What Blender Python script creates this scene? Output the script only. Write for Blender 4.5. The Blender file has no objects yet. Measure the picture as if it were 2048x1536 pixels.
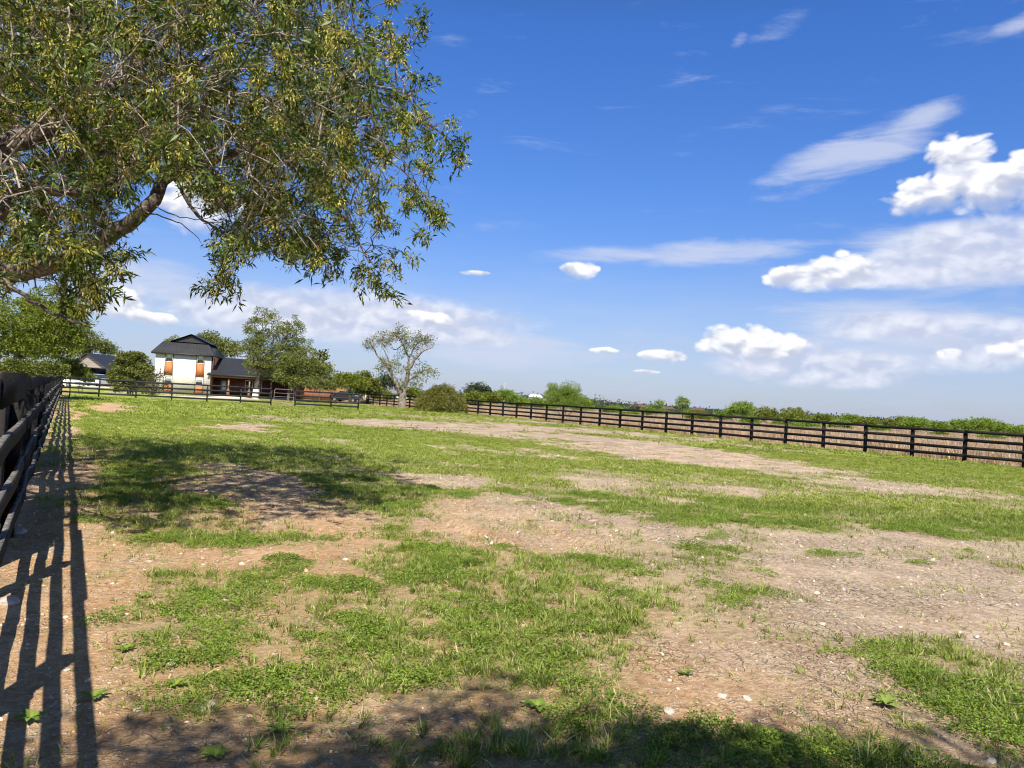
import bpy, math, random
import numpy as np
from mathutils import Matrix, Vector
rng = np.random.default_rng(7); random.seed(7)
scene = bpy.context.scene; COL = scene.collection
R = math.radians

# ------------------------------------------------------------------ camera maths
F = 1540.0; ROLL = R(3.3); PITCH = R(1.2256); CH = 1.55
def ray(x, y):
    u = x-1024; v = 768-y
    a = u*math.cos(ROLL)-v*math.sin(ROLL); b = u*math.sin(ROLL)+v*math.cos(ROLL)
    d = np.array([a, F*math.cos(PITCH)-b*math.sin(PITCH), F*math.sin(PITCH)+b*math.cos(PITCH)])
    return d/np.linalg.norm(d)
def gp(x, y):                                   # point on the ground seen at photo position x, y
    r = ray(x, y); t = -CH/r[2]; return np.array([r[0]*t, r[1]*t])
def at(x, y, Y):                                # point seen at x, y at forward distance Y
    r = ray(x, y); t = Y/r[1]; return np.array([r[0]*t, Y, CH+r[2]*t])
def gx(x, Y):                                   # ground point under column x at distance Y
    p = at(x, 801+.0577*(x-1024), Y); return (p[0], Y, 0.0)
DV = np.array([-.5, .8660254]); NV = np.array([.8660254, .5])
def sn(s, n, z=0.0):
    p = DV*s+NV*n; return (p[0], p[1], z)

# ------------------------------------------------------------------ numeric noise
_T = [rng.random((256, 256)) for _ in range(6)]
def vn(x, y, k=0):
    x = np.asarray(x, float); y = np.asarray(y, float)
    xi = np.floor(x).astype(int); yi = np.floor(y).astype(int)
    fx = x-xi; fy = y-yi; fx = fx*fx*(3-2*fx); fy = fy*fy*(3-2*fy); T = _T[k % 6]
    a = T[xi & 255, yi & 255]; b = T[(xi+1) & 255, yi & 255]; c = T[xi & 255, (yi+1) & 255]; d = T[(xi+1) & 255, (yi+1) & 255]
    return (a*(1-fx)+b*fx)*(1-fy)+(c*(1-fx)+d*fx)*fy
def fbm(x, y, k=0, o=4):
    s = 0; a = .5; t = 0
    for i in range(o):
        s = s+a*vn(x*2**i+17*i, y*2**i+31*i, k+i); t += a; a *= .5
    return s/t
def sstep(a, b, x):
    t = np.clip((x-a)/(b-a), 0, 1); return t*t*(3-2*t)

# ------------------------------------------------------------------ materials
def newmat(name):
    m = bpy.data.materials.new(name); m.use_nodes = True
    nt = m.node_tree; nt.nodes.clear()
    out = nt.nodes.new('ShaderNodeOutputMaterial'); return m, nt, out
class NB:
    def __init__(s, nt): s.nt = nt
    def n(s, t, **kw):
        nd = s.nt.nodes.new(t)
        for k, v in kw.items():
            if k.startswith('i_'):
                key = k[2:]; key = int(key) if key.isdigit() else key.replace('_', ' ')
                s.set(nd.inputs[key], v)
            else: setattr(nd, k, v)
        return nd
    def set(s, inp, v):
        if isinstance(v, bpy.types.NodeSocket): s.nt.links.new(v, inp)
        elif isinstance(v, bpy.types.Node): s.nt.links.new(v.outputs[0], inp)
        else: inp.default_value = v
    def math(s, op, a, b=None, c=None, clamp=False):
        nd = s.nt.nodes.new('ShaderNodeMath'); nd.operation = op; nd.use_clamp = clamp
        for i, v in enumerate((a, b, c)):
            if v is not None: s.set(nd.inputs[i], v)
        return nd.outputs[0]
    def mix(s, f, a, b, mode='MIX'):
        nd = s.nt.nodes.new('ShaderNodeMix'); nd.data_type = 'RGBA'; nd.blend_type = mode
        s.set(nd.inputs[0], f); s.set(nd.inputs[6], a); s.set(nd.inputs[7], b); return nd.outputs[2]
    def noise(s, vec, scale, detail=4, rough=.55, dist=0.0):
        nd = s.nt.nodes.new('ShaderNodeTexNoise'); s.set(nd.inputs['Vector'], vec)
        nd.inputs['Scale'].default_value = scale; nd.inputs['Detail'].default_value = detail
        nd.inputs['Roughness'].default_value = rough; nd.inputs['Distortion'].default_value = dist; return nd.outputs[0]
    def ss(s, x, a, b, lo=0.0, hi=1.0):
        nd = s.nt.nodes.new('ShaderNodeMapRange'); nd.interpolation_type = 'SMOOTHSTEP'
        s.set(nd.inputs[0], x); nd.inputs[1].default_value = a; nd.inputs[2].default_value = b
        nd.inputs[3].default_value = lo; nd.inputs[4].default_value = hi; return nd.outputs[0]
def c4(c): return (c[0], c[1], c[2], 1.0)
def pos(nb): return nb.n('ShaderNodeNewGeometry').outputs['Position']

def simple(name, col, rough=.7, var=.25, scale=3.0, bump=.0, bscale=30, metal=0.0, spec=.5, stretch=None):
    m, nt, out = newmat(name); nb = NB(nt)
    tc = nb.n('ShaderNodeTexCoord').outputs['Object']
    if stretch:
        mp = nb.n('ShaderNodeMapping', i_Vector=tc); mp.inputs['Scale'].default_value = stretch; tc = mp.outputs[0]
    f = nb.noise(tc, scale, 6, .65)
    col2 = tuple(min(1, c*(1+var)) for c in col); col1 = tuple(c*(1-var) for c in col)
    c = nb.mix(nb.ss(f, .3, .7), c4(col1), c4(col2))
    p = nb.n('ShaderNodeBsdfPrincipled', i_Base_Color=c, i_Roughness=rough, i_Metallic=metal)
    p.inputs['Specular IOR Level'].default_value = spec
    if bump:
        b = nb.n('ShaderNodeBump', i_Height=nb.noise(tc, bscale, 5, .6)); b.inputs['Strength'].default_value = bump; b.inputs['Distance'].default_value = .02
        nt.links.new(b.outputs[0], p.inputs['Normal'])
    nt.links.new(p.outputs[0], out.inputs[0]); return m

def leafmat(name, ca, cb, cc=None, trans=.35, rough=.5, nscale=.6, inst=False):
    m, nt, out = newmat(name); nb = NB(nt)
    g = nb.n('ShaderNodeNewGeometry')
    isl = g.outputs['Random Per Island']
    rnd = nb.math('ADD', nb.math('MULTIPLY', isl, .5), nb.math('MULTIPLY', nb.noise(g.outputs['Position'], nscale, 3), .7)) if not inst else \
        nb.math('ADD', nb.math('ADD', nb.math('MULTIPLY', isl, .35), nb.math('MULTIPLY', nb.n('ShaderNodeObjectInfo').outputs['Random'], .25)), nb.math('MULTIPLY', nb.noise(g.outputs['Position'], nscale, 4), .6))
    c = nb.mix(nb.ss(rnd, .3, .85), c4(ca), c4(cb))
    if cc:
        c = nb.mix(nb.math('GREATER_THAN', nb.math('FRACT', nb.math('MULTIPLY', isl, 7.31)), .82), c, c4(cc))
    p = nb.n('ShaderNodeBsdfPrincipled', i_Base_Color=c, i_Roughness=rough)
    p.inputs['Specular IOR Level'].default_value = .25
    t = nb.n('ShaderNodeBsdfTranslucent', i_Color=nb.mix(.5, c, c4((ca[0]*1.6+.03, ca[1]*1.7+.04, ca[2]*.6)), 'ADD') if False else nb.mix(1.0, c, (1.3, 1.35, .7, 1), 'MULTIPLY'))
    mx = nb.n('ShaderNodeMixShader'); mx.inputs[0].default_value = trans
    nt.links.new(p.outputs[0], mx.inputs[1]); nt.links.new(t.outputs[0], mx.inputs[2]); nt.links.new(mx.outputs[0], out.inputs[0])
    return m

def barkmat(name, ca, cb, scale=6):
    m, nt, out = newmat(name); nb = NB(nt)
    tc = nb.n('ShaderNodeTexCoord').outputs['Object']
    f = nb.noise(tc, scale, 8, .7, .5)
    f2 = nb.noise(tc, scale*3.1, 5, .7)
    c = nb.mix(nb.ss(nb.math('ADD', nb.math('MULTIPLY', f, .6), nb.math('MULTIPLY', f2, .4)), .4, .62), c4(ca), c4(cb))
    p = nb.n('ShaderNodeBsdfPrincipled', i_Base_Color=c, i_Roughness=.9)
    b = nb.n('ShaderNodeBump', i_Height=f2); b.inputs['Strength'].default_value = .8; b.inputs['Distance'].default_value = .02
    nt.links.new(b.outputs[0], p.inputs['Normal']); nt.links.new(p.outputs[0], out.inputs[0]); return m

# ------------------------------------------------------------------ mesh helpers
class MB:
    def __init__(s): s.v = []; s.f = []; s.n = 0
    def add(s, V, Fc):
        V = np.asarray(V, float); s.v.append(V); s.f.append(np.asarray(Fc, int)+s.n); s.n += len(V)
    def box(s, c, size, axes=None):
        h = np.array(size)/2; V = np.array([[x, y, z] for x in (-1, 1) for y in (-1, 1) for z in (-1, 1)], float)*h
        if axes is not None: V = V@np.array(axes, float)
        V = V+np.array(c, float)
        s.add(V, [[0, 1, 3, 2], [4, 6, 7, 5], [0, 4, 5, 1], [2, 3, 7, 6], [0, 2, 6, 4], [1, 5, 7, 3]])
    def tube(s, P, rad, k=6, cap=True):
        P = np.asarray(P, float); m = len(P); rad = np.broadcast_to(np.asarray(rad, float), (m,))
        T = np.gradient(P, axis=0); T /= np.linalg.norm(T, axis=1)[:, None]+1e-9
        up = np.array([0, 0, 1.0]) if abs(T[0][2]) < .9 else np.array([1.0, 0, 0])
        a = np.cross(T, up); a /= np.linalg.norm(a, axis=1)[:, None]+1e-9; b = np.cross(T, a)
        th = np.linspace(0, 2*math.pi, k, endpoint=False)
        V = P[:, None, :]+rad[:, None, None]*(a[:, None, :]*np.cos(th)[None, :, None]+b[:, None, :]*np.sin(th)[None, :, None])
        i = np.arange(m-1)[:, None]*k; j = np.arange(k)[None, :]; j2 = (j+1) % k
        Fc = np.stack([i+j, i+j2, i+k+j2, i+k+j], -1).reshape(-1, 4)
        s.add(V.reshape(-1, 3), Fc)
        if cap and k == 4 or cap and k == 6 and False: pass
    def prism(s, poly, y0, y1):                  # polygon in x,z extruded along y
        k = len(poly); V = [[p[0], y0, p[1]] for p in poly]+[[p[0], y1, p[1]] for p in poly]
        b = s.n; s.v.append(np.array(V, float)); s.n += 2*k
        s.f.append(('poly', [[b+i for i in range(k)], [b+k+i for i in range(k)][::-1]]+[[b+i, b+k+i, b+k+(i+1) % k, b+(i+1) % k] for i in range(k)]))
    def polys(s, V, Fs):
        b = s.n; s.v.append(np.array(V, float)); s.n += len(V); s.f.append(('poly', [[b+i for i in f] for f in Fs]))
    def build(s, name, mat, parent=None, smooth=False):
        V = np.concatenate(s.v) if s.v else np.zeros((0, 3))
        me = bpy.data.meshes.new(name)
        if all(not isinstance(f, tuple) for f in s.f) and s.f:
            w = s.f[0].shape[1]
            if all(f.shape[1] == w for f in s.f):
                Fc = np.concatenate(s.f); me.vertices.add(len(V)); me.vertices.foreach_set('co', V.ravel())
                me.loops.add(Fc.size); me.loops.foreach_set('vertex_index', Fc.ravel())
                me.polygons.add(len(Fc)); me.polygons.foreach_set('loop_start', np.arange(len(Fc))*w)
                me.polygons.foreach_set('loop_total', np.full(len(Fc), w)); me.update(calc_edges=True)
                return s.fin(me, name, mat, parent, smooth)
        Fs = []
        for f in s.f: Fs += f[1] if isinstance(f, tuple) else f.tolist()
        me.from_pydata(V.tolist(), [], Fs); me.update()
        return s.fin(me, name, mat, parent, smooth)
    def fin(s, me, name, mat, parent, smooth):
        if mat: me.materials.append(mat)
        if smooth: me.polygons.foreach_set('use_smooth', np.ones(len(me.polygons), bool))
        o = bpy.data.objects.new(name, me); COL.objects.link(o)
        if parent: o.parent = parent
        return o
def tag(o, label=None, cat=None, group=None, kind=None):
    if label: o['label'] = label
    if cat: o['category'] = cat
    if group: o['group'] = group
    if kind: o['kind'] = kind
    return o
def empty(name, loc=(0, 0, 0), rz=0.0):
    o = bpy.data.objects.new(name, None); COL.objects.link(o); o.location = loc; o.rotation_euler = (0, 0, rz); o.empty_display_size = .2; return o
def copy_tree(o, parent=None):
    c = o.copy(); COL.objects.link(c); c.parent = parent
    for ch in list(o.children): copy_tree(ch, c)
    return c

def unit(v): return v/(np.linalg.norm(v, axis=-1, keepdims=True)+1e-9)
def leaves(mb, P, D, L, W, droop=.15):
    """kite leaves: base P, direction D, length L, width W"""
    n = len(P); Rn = rng.normal(size=(n, 3)); D = unit(D); S = unit(np.cross(D, Rn)); N = np.cross(S, D)
    L = np.asarray(L).reshape(-1, 1); W = np.asarray(W).reshape(-1, 1)
    a = P; t = P+D*L-np.array([0, 0, 1.0])*L*droop
    m = P+D*L*.45
    l = m+S*W*.5+N*W*.18; r = m-S*W*.5+N*W*.18
    V = np.stack([a, r, t, l], 1).reshape(-1, 3)
    mb.add(V, np.arange(4*n).reshape(-1, 4))

def bez(a, b, sag=0.0, n=6, wob=.0):
    a = np.array(a, float); b = np.array(b, float); t = np.linspace(0, 1, n)[:, None]
    P = a*(1-t)+b*t; P[:, 2] += (sag*4*t*(1-t)).ravel()
    if wob: P[1:-1] += rng.normal(scale=wob, size=(n-2, 3))
    return P

# ------------------------------------------------------------------ colours of the field
# bare and green patches, centred where the photograph shows them on the ground: x, y, half width, half depth, slope, amount
PATCH = [
 (1030, 1040, 215, 52, .12, -1.1), (850, 957, 120, 13, .02, -.8), (490, 853, 95, 9, .03, -.75), (232, 814, 38, 9, .03, -1.3), (142, 826, 14, 9, 0, -1.0),
 (820, 848, 160, 8, .05, -.9), (1010, 862, 170, 12, .07, -1.0), (1250, 890, 230, 15, .09, -1.0), (1480, 925, 230, 15, .09, -.95), (1760, 972, 260, 12, .09, -.9),
 (960, 838, 300, 5, .05, -.4), (1180, 862, 300, 5, .07, -.6), (1500, 893, 300, 6, .09, -.35),
 (1240, 970, 70, 14, .05, -.8), (1480, 985, 150, 9, .08, -.7), (1900, 985, 200, 8, .08, -.5), (1000, 900, 120, 6, .05, -.4),
 (560, 835, 90, 5, .04, -.55), (640, 880, 60, 5, .04, -.4), (1130, 915, 140, 6, .06, -.45),
 (1560, 1085, 330, 42, .14, -.5), (1950, 1090, 250, 32, .1, -.55), (1350, 1000, 100, 10, .1, -.4),
 (1700, 1220, 520, 115, .12, -.68), (1430, 1310, 210, 130, .1, -.85), (1800, 1450, 260, 60, .15, -.8), (1500, 1400, 160, 60, .1, -.6), (2000, 1200, 200, 60, .1, -.5),
 (480, 962, 125, 34, .1, -1.1), (600, 1035, 150, 32, .12, -.85), (150, 950, 90, 30, 0, -.7), (60, 1060, 40, 110, 0, -.5), (230, 1010, 160, 50, 0, .35), (420, 1070, 160, 30, 0, .5),
 (250, 1440, 300, 130, 0, -.35), (120, 1250, 120, 130, 0, -.45), (400, 1260, 360, 170, .05, -.2), (620, 1120, 120, 40, 0, -.4), (900, 1440, 260, 70, 0, -.35), (420, 1110, 160, 26, 0, -.4),
 (1900, 1330, 190, 72, .12, 1.1), (1640, 1460, 260, 55, .05, .75), (1830, 1035, 330, 24, .1, .75), (1080, 1140, 250, 36, 0, .6), (1400, 1030, 200, 24, .1, .6),
 (1500, 1180, 60, 20, 0, .5), (800, 1300, 300, 90, 0, .15), (1100, 1490, 460, 60, 0, .5), (1000, 1230, 300, 90, 0, .3), (1950, 1110, 120, 10, .1, .5), (1560, 1150, 150, 9, .2, .35), (1540, 950, 160, 7, .09, .5),
 (280, 1010, 180, 40, 0, .35), (700, 1000, 110, 40, 0, .3), (760, 1190, 160, 50, 0, .2), (1290, 850, 200, 5, .07, .5),
]
_PM = []
for (x, y, rx, ry, sl, w) in PATCH:
    c = gp(x, y); a = (gp(x+rx, y+sl*rx)-gp(x-rx, y-sl*rx))/2
    b = (gp(x, y+ry)-gp(x, y-ry))/2
    _PM.append((c, np.linalg.inv(np.stack([a, b], 1)), w))
def field(x, y):
    """grass cover 0..1 of the paddock ground"""
    s = x*DV[0]+y*DV[1]; n = x*NV[0]+y*NV[1]
    r = np.hypot(x, y)
    g = .72+.14*sstep(12, 28, r)
    wx = x+(fbm(x*.45, y*.45, 1)-.5)*1.5*np.clip(r/14, .25, 1.4); wy = y+(fbm(x*.45+9, y*.45+5, 2)-.5)*1.8*np.clip(r/14, .25, 1.6)
    for c, M, w in _PM:
        q0 = M[0, 0]*(wx-c[0])+M[0, 1]*(wy-c[1]); q1 = M[1, 0]*(wx-c[0])+M[1, 1]*(wy-c[1])
        g = g+w*(1-sstep(.25, 1.4, np.sqrt(q0*q0+q1*q1)))
    near = 1-sstep(8, 22, r); g = np.maximum(g, -.02+.17*sstep(12, 22, r)); g = np.minimum(g, .98)
    g = g+(fbm(x*1.3, y*1.3, 3)-.5)*(.9+.5*near)+(fbm(x*.25, y*.25, 0)-.5)*.5+(fbm(x*4.1, y*4.1, 1, 3)-.5)*.55*near
    # streaks along the mowing direction
    g = g+(fbm(s*.12, n*1.1, 4)-.5)*.75*sstep(12, 30, r)*sstep(4, 12, n)
    g = g+(fbm(s*.7, n*4.5, 3)-.5)*.9*sstep(11, 20, r)+(fbm(s*2.2, n*9, 5, 3)-.5)*.5*sstep(14, 24, r)*(1-sstep(45, 70, r))
    g = g-.4*(1-sstep(.2, .8, np.abs(n+.1)))*sstep(1, 6, s)            # worn strip beside the near fence
    return np.clip(g, 0, 1)

# ------------------------------------------------------------------ ground
nth, nr = 900, 340
rad = .4*np.exp(np.linspace(0, math.log(4000/.4), nr))
ang = np.linspace(0, 2*math.pi, nth, endpoint=False)
RR, AA = np.meshgrid(rad, ang, indexing='ij')
GX = RR*np.cos(AA); GY = RR*np.sin(AA)
gr = field(GX, GY)
Sg = GX*DV[0]+GY*DV[1]; Ng = GX*NV[0]+GY*NV[1]
def relief(x, y):
    r = np.hypot(x, y)
    return ((fbm(x*1.5, y*1.5, 5)-.5)*.05+(fbm(x*7, y*7, 2, 3)-.5)*.025*(1-sstep(8, 20, r)))*(1-sstep(40, 90, r))
GZ = relief(GX, GY)
# tyre ruts in the bare patch
rc = gp(1060, 1045)
ca = (gp(1110, 1090)-gp(850, 1000)); ca /= np.linalg.norm(ca); cb = np.array([-ca[1], ca[0]])
def ruts(x, y):
    u = (x-rc[0])*ca[0]+(y-rc[1])*ca[1]; v = (x-rc[0])*cb[0]+(y-rc[1])*cb[1]
    w = np.exp(-(u/2.2)**4)
    return w*sum(np.exp(-((v-o+.05*np.sin(u*2))/.09)**2)*-.06+np.exp(-((v-o-.16)/.07)**2)*.045 for o in (-1.1, -.1, .95))
GZ = GZ+ruts(GX, GY)
V = np.stack([GX, GY, GZ], -1).reshape(-1, 3)
V = np.concatenate([V, [[0, 0, 0]]])
i = (np.arange(nr-1)[:, None]*nth); j = np.arange(nth)[None, :]; j2 = (j+1) % nth
Q = np.stack([i+j, i+nth+j, i+nth+j2, i+j2], -1).reshape(-1, 4)
me = bpy.data.meshes.new('ground')
me.vertices.add(len(V)); me.vertices.foreach_set('co', V.ravel())
tri = np.stack([np.full(nth, len(V)-1), np.arange(nth), (np.arange(nth)+1) % nth], -1)
idx = np.concatenate([Q.ravel(), tri.ravel()]); st = np.concatenate([np.arange(len(Q))*4, len(Q)*4+np.arange(nth)*3]); tt = np.concatenate([np.full(len(Q), 4), np.full(nth, 3)])
me.loops.add(len(idx)); me.loops.foreach_set('vertex_index', idx); me.polygons.add(len(st)); me.polygons.foreach_set('loop_start', st); me.polygons.foreach_set('loop_total', tt)
me.update(calc_edges=True); me.polygons.foreach_set('use_smooth', np.ones(len(st), bool))
def attr(name, a):
    at_ = me.attributes.new(name, 'FLOAT', 'POINT'); at_.data.foreach_set('value', np.append(a.ravel(), 0.5).astype(np.float32))
attr('grass', gr)
beyond = sstep(34.2, 35.0, Ng)
attr('dry', beyond*(.65+.7*(fbm(Sg*.05, Ng*.05, 2)-.3)))
orange = np.clip((1-sstep(1.5, 7.5, Ng+(fbm(GX*.4, GY*.4, 4)-.5)*5))*(1-sstep(34, 36, Ng)), 0, 1)
attr('orange', orange)
lush = (1-sstep(7.5, 15, Ng+2*(fbm(GX*.2, GY*.2, 1)-.5)))*sstep(14, 24, Sg)
attr('lush', lush)

gm, nt, out = newmat('paddock_ground'); nb = NB(nt)
P = pos(nb)
A = lambda nme: nb.n('ShaderNodeAttribute', attribute_name=nme).outputs['Fac']
big = nb.noise(P, .35, 4); mid = nb.noise(P, 2.2, 6, .6); fine = nb.noise(P, 14, 8, .7); vfine = nb.noise(P, 70, 6, .7)
soilg = nb.mix(nb.ss(mid, .3, .7), (.49, .37, .275, 1), (.71, .58, .45, 1))
soilo = nb.mix(nb.ss(mid, .3, .7), (.56, .34, .18, 1), (.74, .50, .29, 1))
soil = nb.mix(A('orange'), soilg, soilo)
soil = nb.mix(nb.ss(nb.noise(P, 1.7, 6, .65), .5, .68, 0, .38), soil, (.33, .33, .15, 1))
soil = nb.mix(nb.ss(nb.noise(nb.n('ShaderNodeVectorMath', operation='MULTIPLY', i_0=P, i_1=(1.6, .5, 1)).outputs[0], 1.3, 7, .65), .48, .68, 0, .6), soil, (.68, .55, .38, 1))
soil = nb.mix(nb.ss(fine, .35, .68), nb.mix(1, soil, (.60, .55, .50, 1), 'MULTIPLY'), soil)
soil = nb.mix(nb.ss(vfine, .54, .68, 0, .6), soil, (.74, .62, .48, 1))
soil = nb.mix(nb.ss(vfine, .46, .34, 0, .45), soil, (.22, .15, .10, 1))
# small clods and shell grit
vo = nb.n('ShaderNodeTexVoronoi', voronoi_dimensions='2D', i_Vector=P, i_Scale=26.0)
spk = nb.math('MULTIPLY', nb.ss(vo.outputs['Distance'], .16, .26, 1, 0), nb.math('GREATER_THAN', nb.n('ShaderNodeSeparateColor', i_0=vo.outputs['Color']).outputs[0], .8))
soil = nb.mix(nb.math('MULTIPLY', spk, .8), soil, (.68, .62, .54, 1))
# drying cracks
wv = nb.n('ShaderNodeVectorMath', operation='ADD', i_0=P, i_1=nb.n('ShaderNodeVectorMath', operation='SCALE', i_0=nb.n('ShaderNodeTexNoise', i_Vector=P, i_Scale=9.0).outputs['Color'], i_Scale=.16).outputs[0])
vc = nb.n('ShaderNodeTexVoronoi', voronoi_dimensions='2D', feature='DISTANCE_TO_EDGE', i_Vector=wv.outputs[0], i_Scale=17.0)
vc2 = nb.n('ShaderNodeTexVoronoi', voronoi_dimensions='2D', feature='DISTANCE_TO_EDGE', i_Vector=wv.outputs[0], i_Scale=8.0)
crk = nb.math('MULTIPLY', nb.math('MAXIMUM', nb.ss(vc.outputs[0], .01, .06, .6, 0), nb.ss(vc2.outputs[0], .008, .04, 1, 0)), nb.ss(nb.noise(P, 1.1, 3), .42, .6))
crk = nb.math('MULTIPLY', crk, nb.math('SUBTRACT', 1.0, nb.math('MULTIPLY', A('orange'), .75)))
soil = nb.mix(nb.math('MULTIPLY', crk, .8), soil, (.07, .05, .04, 1))
# turf seen from above: blades, straw and gaps
turf = nb.mix(nb.ss(fine, .3, .7), (.13, .16, .022, 1), (.32, .34, .065, 1))
turf = nb.mix(nb.ss(big, .35, .65, 0, .5), turf, (.26, .25, .08, 1))
turf = nb.mix(nb.ss(vfine, .47, .36, 0, .6), turf, (.04, .06, .012, 1))
turf = nb.mix(nb.ss(vfine, .52, .7, 0, .6), turf, (.30, .31, .11, 1))
lu = nb.mix(nb.ss(fine, .3, .7), (.14, .22, .012, 1), (.30, .40, .03, 1))
turf = nb.mix(nb.math('MULTIPLY', A('lush'), .85), turf, lu)
# mown stripes
sx = nb.n('ShaderNodeVectorMath', operation='DOT_PRODUCT', i_0=P, i_1=(NV[0], NV[1], 0))
stripe = nb.math('SINE', nb.math('ADD', nb.math('MULTIPLY', sx.outputs['Value'], 4.4), nb.math('MULTIPLY', big, 1.5)))
turf = nb.mix(nb.math('MULTIPLY', nb.ss(stripe, -.4, .7), nb.math('MULTIPLY', A('lush'), .35)), turf, (.36, .42, .10, 1))
gf = nb.math('ADD', A('grass'), nb.math('ADD', nb.math('MULTIPLY', nb.math('SUBTRACT', fine, .5), 1.3), nb.math('MULTIPLY', nb.math('SUBTRACT', mid, .5), .9)))
gf = nb.ss(gf, .30, .85)
rr_ = nb.n('ShaderNodeVectorMath', operation='LENGTH', i_0=P).outputs['Value']
nearf = nb.ss(rr_, 8, 24)
gf = nb.math('MULTIPLY', gf, nb.math('ADD', .12, nb.math('MULTIPLY', nearf, .78)))
# dead thatch between the tufts
soil = nb.mix(nb.math('MULTIPLY', nb.ss(nb.math('ADD', A('grass'), nb.math('MULTIPLY', nb.math('SUBTRACT', fine, .5), 1.5)), .2, .8), .35), soil, (.30, .25, .12, 1))
col = nb.mix(gf, soil, turf)
# dry field beyond the fence
dryc = nb.mix(nb.ss(mid, .3, .7), (.33, .22, .15, 1), (.48, .36, .25, 1))
dryc = nb.mix(nb.ss(nb.noise(P, .06, 4), .5, .65), dryc, (.17, .2, .05, 1))
col = nb.mix(nb.math('GREATER_THAN', A('dry'), .02), col, dryc)
far = nb.ss(nb.n('ShaderNodeVectorMath', operation='LENGTH', i_0=P).outputs['Value'], 110, 170)
col = nb.mix(nb.math('MULTIPLY', far, 1.0), col, nb.mix(nb.ss(nb.noise(P, .03, 5), .4, .6), (.10, .14, .035, 1), (.2, .19, .08, 1)))
p = nb.n('ShaderNodeBsdfPrincipled', i_Base_Color=col, i_Roughness=.95)
p.inputs['Specular IOR Level'].default_value = .1
h = nb.math('ADD', nb.math('MULTIPLY', fine, .7), nb.math('ADD', nb.math('MULTIPLY', vfine, .35), nb.math('MULTIPLY', crk, -.9)))
h = nb.math('ADD', h, nb.math('MULTIPLY', spk, .35))
b = nb.n('ShaderNodeBump', i_Height=h); b.inputs['Strength'].default_value = 1.0; b.inputs['Distance'].default_value = .05
nt.links.new(b.outputs[0], p.inputs['Normal']); nt.links.new(p.outputs[0], out.inputs[0])
me.materials.append(gm)
go = bpy.data.objects.new('ground', me); COL.objects.link(go); tag(go, kind='structure')

# ------------------------------------------------------------------ scattered growth (geometry nodes)
def scatter(name, label, cat, pts, scl, src, mat=None, tilt=.25):
    n = len(pts)
    me = bpy.data.meshes.new(name); me.vertices.add(n); me.vertices.foreach_set('co', np.asarray(pts, float).ravel())
    def at_(nm, tp, data, key):
        a = me.attributes.new(nm, tp, 'POINT'); a.data.foreach_set(key, np.asarray(data).ravel())
    rot = np.stack([rng.normal(scale=tilt, size=n), rng.normal(scale=tilt, size=n), rng.random(n)*6.283], -1).astype(np.float32)
    at_('rot', 'FLOAT_VECTOR', rot, 'vector'); at_('scl', 'FLOAT_VECTOR', np.asarray(scl, np.float32), 'vector')
    at_('pick', 'INT', rng.integers(0, len(src), n).astype(np.int32), 'value')
    o = bpy.data.objects.new(name, me); COL.objects.link(o)
    if mat: me.materials.append(mat)
    c = bpy.data.collections.new(name+'_source')
    for k, sm in enumerate(src):
        so = bpy.data.objects.new('%s_plant_%02d' % (name, k), sm); c.objects.link(so)
    ng = bpy.data.node_groups.new(name+'_scatter', 'GeometryNodeTree')
    ng.interface.new_socket('Geometry', in_out='INPUT', socket_type='NodeSocketGeometry'); ng.interface.new_socket('Geometry', in_out='OUTPUT', socket_type='NodeSocketGeometry')
    N = ng.nodes; L = ng.links
    gi = N.new('NodeGroupInput'); go_ = N.new('NodeGroupOutput'); ip = N.new('GeometryNodeInstanceOnPoints'); ci = N.new('GeometryNodeCollectionInfo')
    ci.inputs[0].default_value = c; ci.inputs['Separate Children'].default_value = True; ci.inputs['Reset Children'].default_value = True
    def na(nm, tp):
        x = N.new('GeometryNodeInputNamedAttribute'); x.data_type = tp; x.inputs[0].default_value = nm; return x.outputs[0]
    L.new(gi.outputs[0], ip.inputs['Points']); L.new(ci.outputs[0], ip.inputs['Instance']); ip.inputs['Pick Instance'].default_value = True
    L.new(na('pick', 'INT'), ip.inputs['Instance Index'])
    er = N.new('FunctionNodeEulerToRotation'); L.new(na('rot', 'FLOAT_VECTOR'), er.inputs[0]); L.new(er.outputs[0], ip.inputs['Rotation'])
    L.new(na('scl', 'FLOAT_VECTOR'), ip.inputs['Scale']); L.new(ip.outputs[0], go_.inputs[0])
    md = o.modifiers.new('scatter', 'NODES'); md.node_group = ng
    tag(o, label, cat, kind='stuff'); return o
def blades(n, h, spread, w, lean=.5, mat=None, name='blade', curl=.35):
    """a tuft: n curved blades, two quads and a tip each"""
    V = []; Fc = []
    for i in range(n):
        a = rng.random()*6.283; r = spread*math.sqrt(rng.random()); hh = h*(.5+.6*rng.random()); ww = w*(.7+.6*rng.random())
        b = np.array([math.cos(a)*r, math.sin(a)*r, -.01]); a2 = a+rng.normal()*.9; ln = lean*(.3+rng.random())
        o = np.array([math.cos(a2), math.sin(a2), 0]); sd = np.array([-math.sin(a2), math.cos(a2), 0])*ww/2
        ts = (0, .4, .75, 1)
        for k, t in enumerate(ts):
            p_ = b+np.array([0, 0, 1])*hh*(t-curl*ln*t*t)+o*hh*ln*t**1.6
            q = sd*(1, .9, .6, .08)[k]
            V += [p_-q, p_+q]
        s0 = i*8
        for k in range(3): Fc.append([s0+2*k, s0+2*k+1, s0+2*k+3, s0+2*k+2])
    me = bpy.data.meshes.new(name); me.from_pydata([tuple(v) for v in V], [], Fc); me.materials.append(mat); me.update(); return me
def inview(x, y, m=1.06):
    return np.abs(x) < (y*.667+.5)*m
M_grass = leafmat('grass_blades', (.095, .15, .02), (.27, .33, .06), (.46, .42, .20), trans=.3, nscale=.9, inst=True)
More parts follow.
